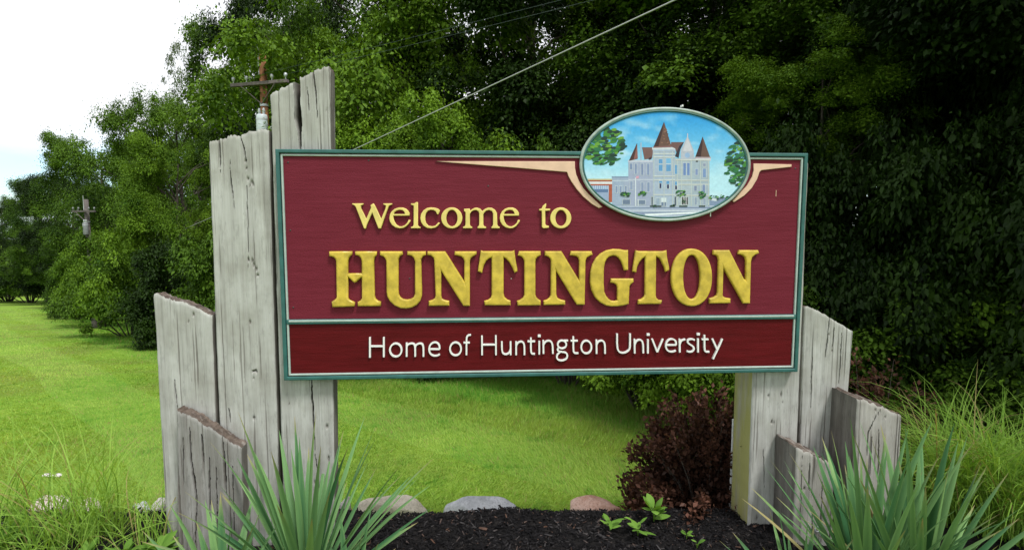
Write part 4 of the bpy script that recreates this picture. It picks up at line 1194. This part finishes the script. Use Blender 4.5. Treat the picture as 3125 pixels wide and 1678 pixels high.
# ------------------------------------------------------------------ utility poles and cables
def pole(px, py_top, Y, rad, label, wood, arm_half, arm_py, tank, name='utility_pole', rotz=0.0, arm_rise=0.0):
    top = at(px * k, py_top * k, Y); z0 = float(zt(top.x, top.y))
    e = empty(name, (top.x, Y, z0)); h = top.z - z0
    e.rotation_euler = (0, 0, rotz)
    tag(e, label, 'utility pole', 'utility poles by the wood')
    V, F = tube_arrays([(0, 0, -.5), (0, 0, h * .5), (0, 0, h), (0, 0, h + .01)], [rad * 1.25, rad * 1.1, rad, .002], 14)
    # grain runs along local Y in the timber material, so the pole mesh is built along Y and stood up
    V2 = np.stack([V[:, 0], V[:, 2], -V[:, 1]], -1)
    s = obj('shaft', mesh_np('shaft', V2, F, True), wood, e); s.rotation_euler = (R(90), 0, 0)
    za = at(px * k, arm_py * k, Y).z - z0
    bm = bmesh.new(); add_box(bm, (-arm_half, -rad - .10, za - .034), (arm_half, -rad - .01, za + .034), .006)
    arm = bm_obj('cross_arm', bm, M['armwood'] if wood == M['polewood'] else M['darkpole'], e)
    for sx in (-.93, -.45, .45, .93):
        V, F = tube_arrays([(sx * arm_half, -rad - .055, za + q) for q in (.05, .09, .10, .14, .17, .18)], [.012, .012, .032, .038, .028, .002], 8)
        obj('insulator', mesh_np('insulator', V, F, True), M['metal'] if wood == M['polewood'] else M['fargrey'], arm)
    for sx in (-.62, .62):
        V, F = tube_arrays([(sx * arm_half, -rad - .11, za - .03), (0, -rad - .01, za - .42)], [.012, .012], 6)
        obj('brace', mesh_np('brace', V, F, True), M['armwood'], arm)
    V, F = tube_arrays([(-rad * .8, -rad * .7, h - .45), (-rad * .8, -rad * .7, h + .15), (-rad * .8, -rad * .7, h + .17)], [.018, .018, .03], 8)
    obj('top_pin', mesh_np('top_pin', V, F, True), M['metal'], e)
    if tank:
        zt0, zt1, tr = tank
        a = at(px * k, zt0 * k, Y).z - z0; b = at(px * k, zt1 * k, Y).z - z0
        V, F = tube_arrays([(.06, -rad - tr * .8, q) for q in (b, b + .02, a - .05, a - .01, a)], [tr * .9, tr, tr, tr * .92, .003], 18)
        c = obj('transformer', mesh_np('transformer', V, F, True), M['can'] if wood == M['polewood'] else M['fargrey'], e)
        V, F = tube_arrays([(.06, -rad - tr * .8, q) for q in (a - .12, a - .09)], [tr * 1.05, tr * 1.05], 18)
        obj('band', mesh_np('band', V, F, True), M['metal'], c)
        for sx in (-.5, .5):
            V, F = tube_arrays([(.06 + sx * tr, -rad - tr * .8, a + q) for q in (0, .04, .05, .13)], [.03, .03, .04, .02], 8)
            obj('bushing', mesh_np('bushing', V, F, True), M['metal'], c)
    V, F = tube_arrays([(0, 0, za - .46), (0, 0, za - .41)], [rad * 1.22, rad * 1.22], 14)
    obj('band', mesh_np('band', V, F, True), M['metal'], e)
    return e, top, za + z0
pn, ptop, parm = pole(660, 140, 12.4, .075, 'brown timber utility pole with cross arm rising behind the tall split post', M['polewood'], .72, 214, (292, 372, .115), rotz=R(-16))
pf, ftop, farm = pole(216, 502, 24.0, .085, 'small dark utility pole far off against the trees at left', M['darkpole'], .55, 532, (560, 590, .10), rotz=R(-8))

def cable(name, pts, r, m, label, group):
    V, F = tube_arrays(pts, [r] * len(pts), 6)
    o0 = Vector(pts[0])
    return tag(obj(name, mesh_np(name, V - np.array(o0), F, True), m, loc=o0), label, 'cable', group)
def span(a, b, sag, n=24):
    return [a.lerp(b, i / n) - Vector((0, 0, sag * 4 * (i / n) * (1 - i / n))) for i in range(n + 1)]
A = at(1700 * k, 0, 5.0); B = at(905 * k, 370 * k, 9.3)
d = (A - B)
near = A + d * .9
far = Vector((pf.location.x, pf.location.y, at(216 * k, 672 * k, 24.0).z))
pts = [near + (A - near) * t for t in (0, .5, 1)] + [A.lerp(B, t) for t in (.25, .5, .75, 1)]
m1 = at(527 * k, 549 * k, 15.0); m2 = at(400 * k, 604 * k, 18.5)
pts += [m1, m2, far]
cable('cable', pts, .0075, M['wire'], 'pale grey cable slanting up across the trees to the top of the photo', 'cables')
for i, (sx, q) in enumerate(((.93, 0), (-.45, .5))):
    a = Vector((pn.location.x + sx * .72 * math.cos(R(-16)), pn.location.y + sx * .72 * math.sin(R(-16)) - .13, parm + .15))
    b = at((1290 + 40 * i) * k, (42 - 30 * i) * k, 8.0)
    b2 = a + (b - a) * 2.2
    cable('power_line', span(a, b2, .05), .0025, M['darkwire'], ('lower', 'higher')[i] + ' thin dark power line running right from the brown pole', 'power lines')

# low rail fence and white markers at the far end of the lawn
fc = at(145 * k, 778 * k, 48); z0 = float(zt(fc.x, fc.y))
fe = empty('rail_fence', (fc.x, fc.y, z0)); fe.rotation_euler = (0, 0, R(-28))
tag(fe, 'low brown rail fence far off where the lawn meets the trees', 'fence')
for i in range(4):
    bm = bmesh.new(); add_box(bm, (-1.5 + i - .06, -.06, -.3), (-1.5 + i + .06, .06, .75), .01); bm_obj('fence_post', bm, M['armwood'], fe)
for zz in (.30, .62):
    bm = bmesh.new(); add_box(bm, (-1.7, -.10, zz - .06), (1.7, -.062, zz + .06), .008); bm_obj('rail', bm, M['armwood'], fe)
for px, py, Y, h, lab in ((131, 757, 52, .75, 'left white marker post behind the rail fence'), (192, 757, 42, .55, 'right white marker post near the rail fence')):
    p = at(px * k, py * k, Y); z0 = float(zt(p.x, p.y)); zz = p.z + h * .6
    V, F = tube_arrays([(0, 0, 0), (0, 0, zz - z0 - .04), (0, 0, zz - z0), (0, 0, zz - z0 + .002)], [.14, .14, .11, .005], 10)
    tag(obj('marker_post', mesh_np('marker_post', V, F, True), M['white'], loc=(p.x, p.y, z0)), lab, 'marker')
p = at(170 * k, 704 * k, 40); z0 = float(zt(p.x, p.y))
e = empty('notice_board', (p.x, p.y, z0)); tag(e, 'small white board glimpsed through the far bushes at left', 'board')
bm = bmesh.new(); add_box(bm, (-.40, -.03, p.z - z0 - .25), (.40, .0, p.z - z0 + .25), .01); bm_obj('board', bm, M['white'], e)
bm = bmesh.new(); add_box(bm, (-.04, 0.002, -.3), (.04, .06, p.z - z0 + .2), .005); bm_obj('leg', bm, M['armwood'], e)

# paper scrap on the lawn
p = at(132 * k, 1200 * k, 4.44)
g = np.random.default_rng(2)
xx, yy = np.meshgrid(np.linspace(-.075, .075, 12), np.linspace(-.025, .025, 6))
zz = .018 + .010 * vnoise(xx * 40, yy * 60, 3) + .008 * vnoise(xx * 90, yy * 90, 4)
I = np.arange(72).reshape(6, 12)
me = mesh_np('paper_scrap', np.stack([xx, yy, zz], -1).reshape(-1, 3), np.stack([I[:-1, :-1], I[:-1, 1:], I[1:, 1:], I[1:, :-1]], -1).reshape(-1, 4), True)
tag(obj('paper_scrap', me, M['litter'], loc=(p.x, p.y, float(zt(p.x, p.y)) + .01)), 'crumpled white paper scrap lying on the lawn at far left', 'litter')

# ------------------------------------------------------------------ blades: yucca, clump grass, weeds
def ribbon(L, w, elev, az, droop, twist=0.0, nseg=8, vfold=.28, prof='yucca', side=0.0):
    """leaf blade from the origin: arrays of verts and quads (three points across)"""
    V, F = [], []
    p = np.zeros(3); e = elev; a = az
    for i in range(nseg + 1):
        t = i / nseg
        d = np.array([math.cos(e) * math.cos(a), math.cos(e) * math.sin(a), math.sin(e)])
        s = np.array([-math.sin(a), math.cos(a), 0.0])
        nrm = np.cross(d, s) * -1
        th = twist * t
        s2 = s * math.cos(th) + nrm * math.sin(th); n2 = np.cross(d, s2) * -1
        if prof == 'yucca': ww = w * (.62 + .55 * math.sin(min(1, t * 1.5) * math.pi * .5)) * (1 - max(0, (t - .45) / .55) ** 1.7) + .0006
        elif prof == 'grass': ww = w * (1 - t ** 2.2) + .0004
        else: ww = w * math.sin(math.pi * (t * .93 + .05)) ** .8 + .0004
        V += [p - s2 * ww / 2 + n2 * ww * vfold, p.copy(), p + s2 * ww / 2 + n2 * ww * vfold]
        p = p + d * L / nseg
        e -= droop * (.35 + 1.3 * t) / nseg; a += side / nseg
    for i in range(nseg):
        for j in (0, 1):
            b = i * 3 + j; F.append((b, b + 1, b + 4, b + 3))
    return np.array(V), np.array(F, np.int64)

def yucca(px, py, Y, n, L, label, seed, elo=.35, wmul=1.0, spread=math.pi):
    g = random.Random(seed)
    p = at(px * k, py * k, Y); z0 = float(bed_z(p.x, p.y))
    e = empty('yucca', (p.x, p.y, z0 - .02)); tag(e, label, 'yucca', 'yuccas planted round the posts')
    for i in range(n):
        az = 2.399963 * i + g.uniform(-.25, .25)
        q = i / n
        el = 1.50 - (1.50 - elo) * q ** .8 + g.uniform(-.09, .09)
        ll = L * g.uniform(.78, 1.08) * (1 - .28 * q)
        V, F = ribbon(ll, .031 * wmul * g.uniform(.75, 1.15), el, az, g.uniform(.05, .38) + .25 * q * g.random(), g.uniform(-.5, .5), 8, .22)
        r = .012 + .02 * q
        V = V + np.array([math.cos(az) * r, math.sin(az) * r, 0])
        tint = np.clip(g.gauss(.45, .22) + np.tile([.16, -.14, .12], len(V) // 3) + np.repeat(np.linspace(-.12, .12, len(V) // 3), 3), 0, 1)
        dry = np.zeros(len(V)); dead = q > .80 and g.random() < .35
        if dead: dry[:] = .8
        elif g.random() < .5: dry[-3:] = .9; dry[-6:-3] = .25 * g.random()
        obj('leaf', mesh_np('leaf', V, F, True, {'tint': tint, 'dry': dry}), M['yucca'], e)
    return e
yucca(770, 1440, 2.18, 64, .80, 'large blue-green yucca in front of the left sign post', 1, .55, .85)
yucca(560, 1455, 2.10, 46, .50, 'low blue-green yucca at the foot of the short cracked post', 2, .20, .85)
yucca(880, 1475, 2.10, 30, .40, 'small yucca at the right foot of the large left yucca', 3, .25, .75)
yucca(2185, 1450, 2.12, 52, .80, 'tall yucca in front of the short grooved right post', 4, .85, .85)
yucca(2310, 1455, 2.08, 48, .78, 'yellow-green yucca at the bottom right beside the clump grass', 5, .80, .85)
yucca(2010, 1475, 2.08, 22, .42, 'small yucca sprawling at the left foot of the grooved post', 6, .22, .75)

def clump_grass(px, py, Y, n, L, rad, label, seed, w=.0055, elo=.9, droop=(1.2, 2.3), tint=.5, group='clumps of tall arching grass'):
    g = random.Random(seed)
    p = at(px * k, py * k, Y); z0 = float(np.maximum(zt(p.x, p.y), bed_z(p.x, p.y) if p.y < 2.95 else -9))
    parts, T, DR = [], [], []
    for i in range(n):
        az = g.uniform(0, 2 * math.pi); r = rad * math.sqrt(g.random())
        a2 = az + g.gauss(0, .6)
        V, F = ribbon(L * g.uniform(.55, 1.1), w * g.uniform(.6, 1.3), g.uniform(elo, 1.54), a2, g.uniform(*droop), g.uniform(-.8, .8), 9, .12, 'grass', g.gauss(0, .35))
        b = g.uniform(0, 2 * math.pi)
        V = V + np.array([math.cos(b) * r, math.sin(b) * r, -.02])
        parts.append((V, F)); T.append(np.full(len(V), min(1, max(0, g.gauss(tint, .24))))); DR.append(np.full(len(V), .85 if g.random() < .07 else 0.0))
    V, F = join_arrays(parts)
    return tag(obj('clump_grass', mesh_np('clump_grass', V, F, True, {'tint': np.concatenate(T), 'dry': np.concatenate(DR)}), M['blade'], loc=(p.x, p.y, z0)), label, 'grass clump', group)
clump_grass(2420, 1420, 2.75, 760, .86, .18, 'dense arching green grass clump right of the low square post', 1, tint=.64)
clump_grass(2590, 1430, 2.60, 640, .82, .19, 'arching grass clump cut by the right edge of the photo', 2, tint=.64)
clump_grass(2330, 1410, 3.00, 260, .80, .13, 'grass clump rising behind the low square post', 3)
clump_grass(255, 1430, 2.62, 150, .72, .16, 'wispy pale grass arching towards the outermost left post', 4, .0048, .75, (.9, 1.9), .8)
clump_grass(110, 1425, 2.55, 120, .66, .18, 'wispy grass before the mauve stones', 5, .0050, .8, (.7, 1.8), .75)
clump_grass(-20, 1430, 2.50, 110, .66, .18, 'thin grass at the left edge of the photo', 6, .0055, .8, (.7, 1.8), .7)

clump_grass(385, 1425, 2.50, 70, .45, .14, 'short grass tuft at the foot of the outermost left post', 7, .0050, .6, (.8, 1.8), .75)
clump_grass(180, 1425, 2.45, 130, .55, .22, 'low grass tuft in front of the wispy grass', 8, .0050, .6, (.8, 1.9), .7)

def weed(px, py, Y, n, L, w, label, seed, el=(.15, .9), name='weed'):
    g = random.Random(seed)
    p = at(px * k, py * k, Y); z0 = float(bed_z(p.x, p.y)) if p.y < 3.0 else float(zt(p.x, p.y))
    e = empty(name, (p.x, p.y, z0)); tag(e, label, 'weed', 'weeds growing in the mulch bed')
    for i in range(n):
        az = 2.4 * i + g.uniform(-.4, .4); hh = g.uniform(0, L * .9)
        V, F = ribbon(L * g.uniform(.6, 1.1), w * g.uniform(.7, 1.2), g.uniform(*el), az, g.uniform(.3, 1.3), g.uniform(-.5, .5), 6, .15, 'broad')
        st, sf = ribbon(max(.02, hh), .004, 1.45, az, .2, 0, 2, .1, 'grass')
        off = st[-2]
        V2 = np.concatenate([st, V + off]); F2 = np.concatenate([sf, F + len(st)])
        obj('leaf', mesh_np('leaf', V2, F2, True, {'tint': np.full(len(V2), min(1, max(0, g.gauss(.5, .2))))}), M['weed'], e)
    return e
weed(1535, 1318, 2.66, 9, .075, .027, 'light green seedling at the left of the weeds by the dark red bush', 1)
weed(1605, 1325, 2.62, 8, .080, .025, 'light green seedling between two others by the dark red bush', 2)
weed(1645, 1310, 2.74, 11, .088, .038, 'largest light green seedling under the dark red bush', 3, (.3, 1.2))
weed(1728, 1322, 2.60, 5, .045, .016, 'tiny sprout in the mulch under the dark red bush', 4)
weed(1755, 1345, 2.52, 4, .04, .014, 'smallest sprout in the mulch nearest the algae-stained post', 5)
for i, (x, y, Y, n, L, w, lab) in enumerate((
    (400, 1380, 2.38, 44, .095, .034, 'lush green weed between the wispy grass and the low yucca'),
    (310, 1390, 2.36, 36, .075, .024, 'green weed below the wispy pale grass'),
    (215, 1392, 2.36, 34, .070, .022, 'low green weed at the bottom left under the grass'),
    (120, 1392, 2.36, 30, .070, .020, 'low green weed at the bottom left near the stones'),
    (2, 1350, 2.45, 14, .12, .050, 'broad pale weed leaf cluster at the left edge'),
    (45, 1395, 2.36, 30, .070, .020, 'green weed in the bottom left corner'))):
    weed(x, y, Y, n, L, w, lab, 20 + i, (.1, 1.1))

# ------------------------------------------------------------------ dark red bushes
def barberry(px, py, Y, w, h, n, label, seed):
    g = np.random.default_rng(seed)
    p = at(px * k, py * k, Y); z0 = float(zt(p.x, p.y)) if p.y > 3.0 else float(bed_z(p.x, p.y))
    e = empty('barberry_bush', (p.x, p.y, z0)); tag(e, label, 'bush', 'dark red bushes behind the right posts')
    ns = 150
    d = unit(g.normal(0, 1, (ns, 3)) * np.array([1, 1, .8]) + np.array([0, 0, .35])); d[:, 2] = np.abs(d[:, 2])
    rr = g.uniform(.72, 1.12, ns)
    tips = d * np.array([w, w, h]) * rr[:, None]
    parts = []
    for tpt in tips[:80]:
        q = Vector(tpt); s = Vector((q.x * .12, q.y * .12, 0)); parts.append(tube_arrays([s, s.lerp(q, .5) + Vector((0, 0, .08 * h)), q], [.006, .004, .0015], 5))
    V, F = join_arrays(parts); obj('stems', mesh_np('stems', V, F, True), M['bark'], e)
    ti = g.integers(0, ns, n); s = g.uniform(.12, 1.0, n) ** .7
    P = tips[ti] * s[:, None]; P[:, 2] += .12 * h * s * (1 - s) * 4
    P += g.normal(0, .022, (n, 3)); P[:, 2] = np.maximum(P[:, 2], .02)
    D = d[ti] + g.normal(0, .7, (n, 3)) + np.array([0, 0, .2]); N = g.normal(0, .6, (n, 3)) + np.array([0, 0, .8]) + d[ti] * .5
    L = g.uniform(.020, .042, n)
    v, f = leaf_arrays(P, D, N, L, L * .62)
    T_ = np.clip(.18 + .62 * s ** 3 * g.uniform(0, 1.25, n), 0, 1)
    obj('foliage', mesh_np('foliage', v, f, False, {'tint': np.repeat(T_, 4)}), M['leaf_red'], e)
    return e
barberry(1775, 1330, 3.15, .50, .86, 32000, 'dark burgundy bush between the lawn and the algae-stained post', 1)
barberry(2190, 1300, 3.45, .48, 1.10, 14000, 'burgundy bush showing above the low square post', 2)
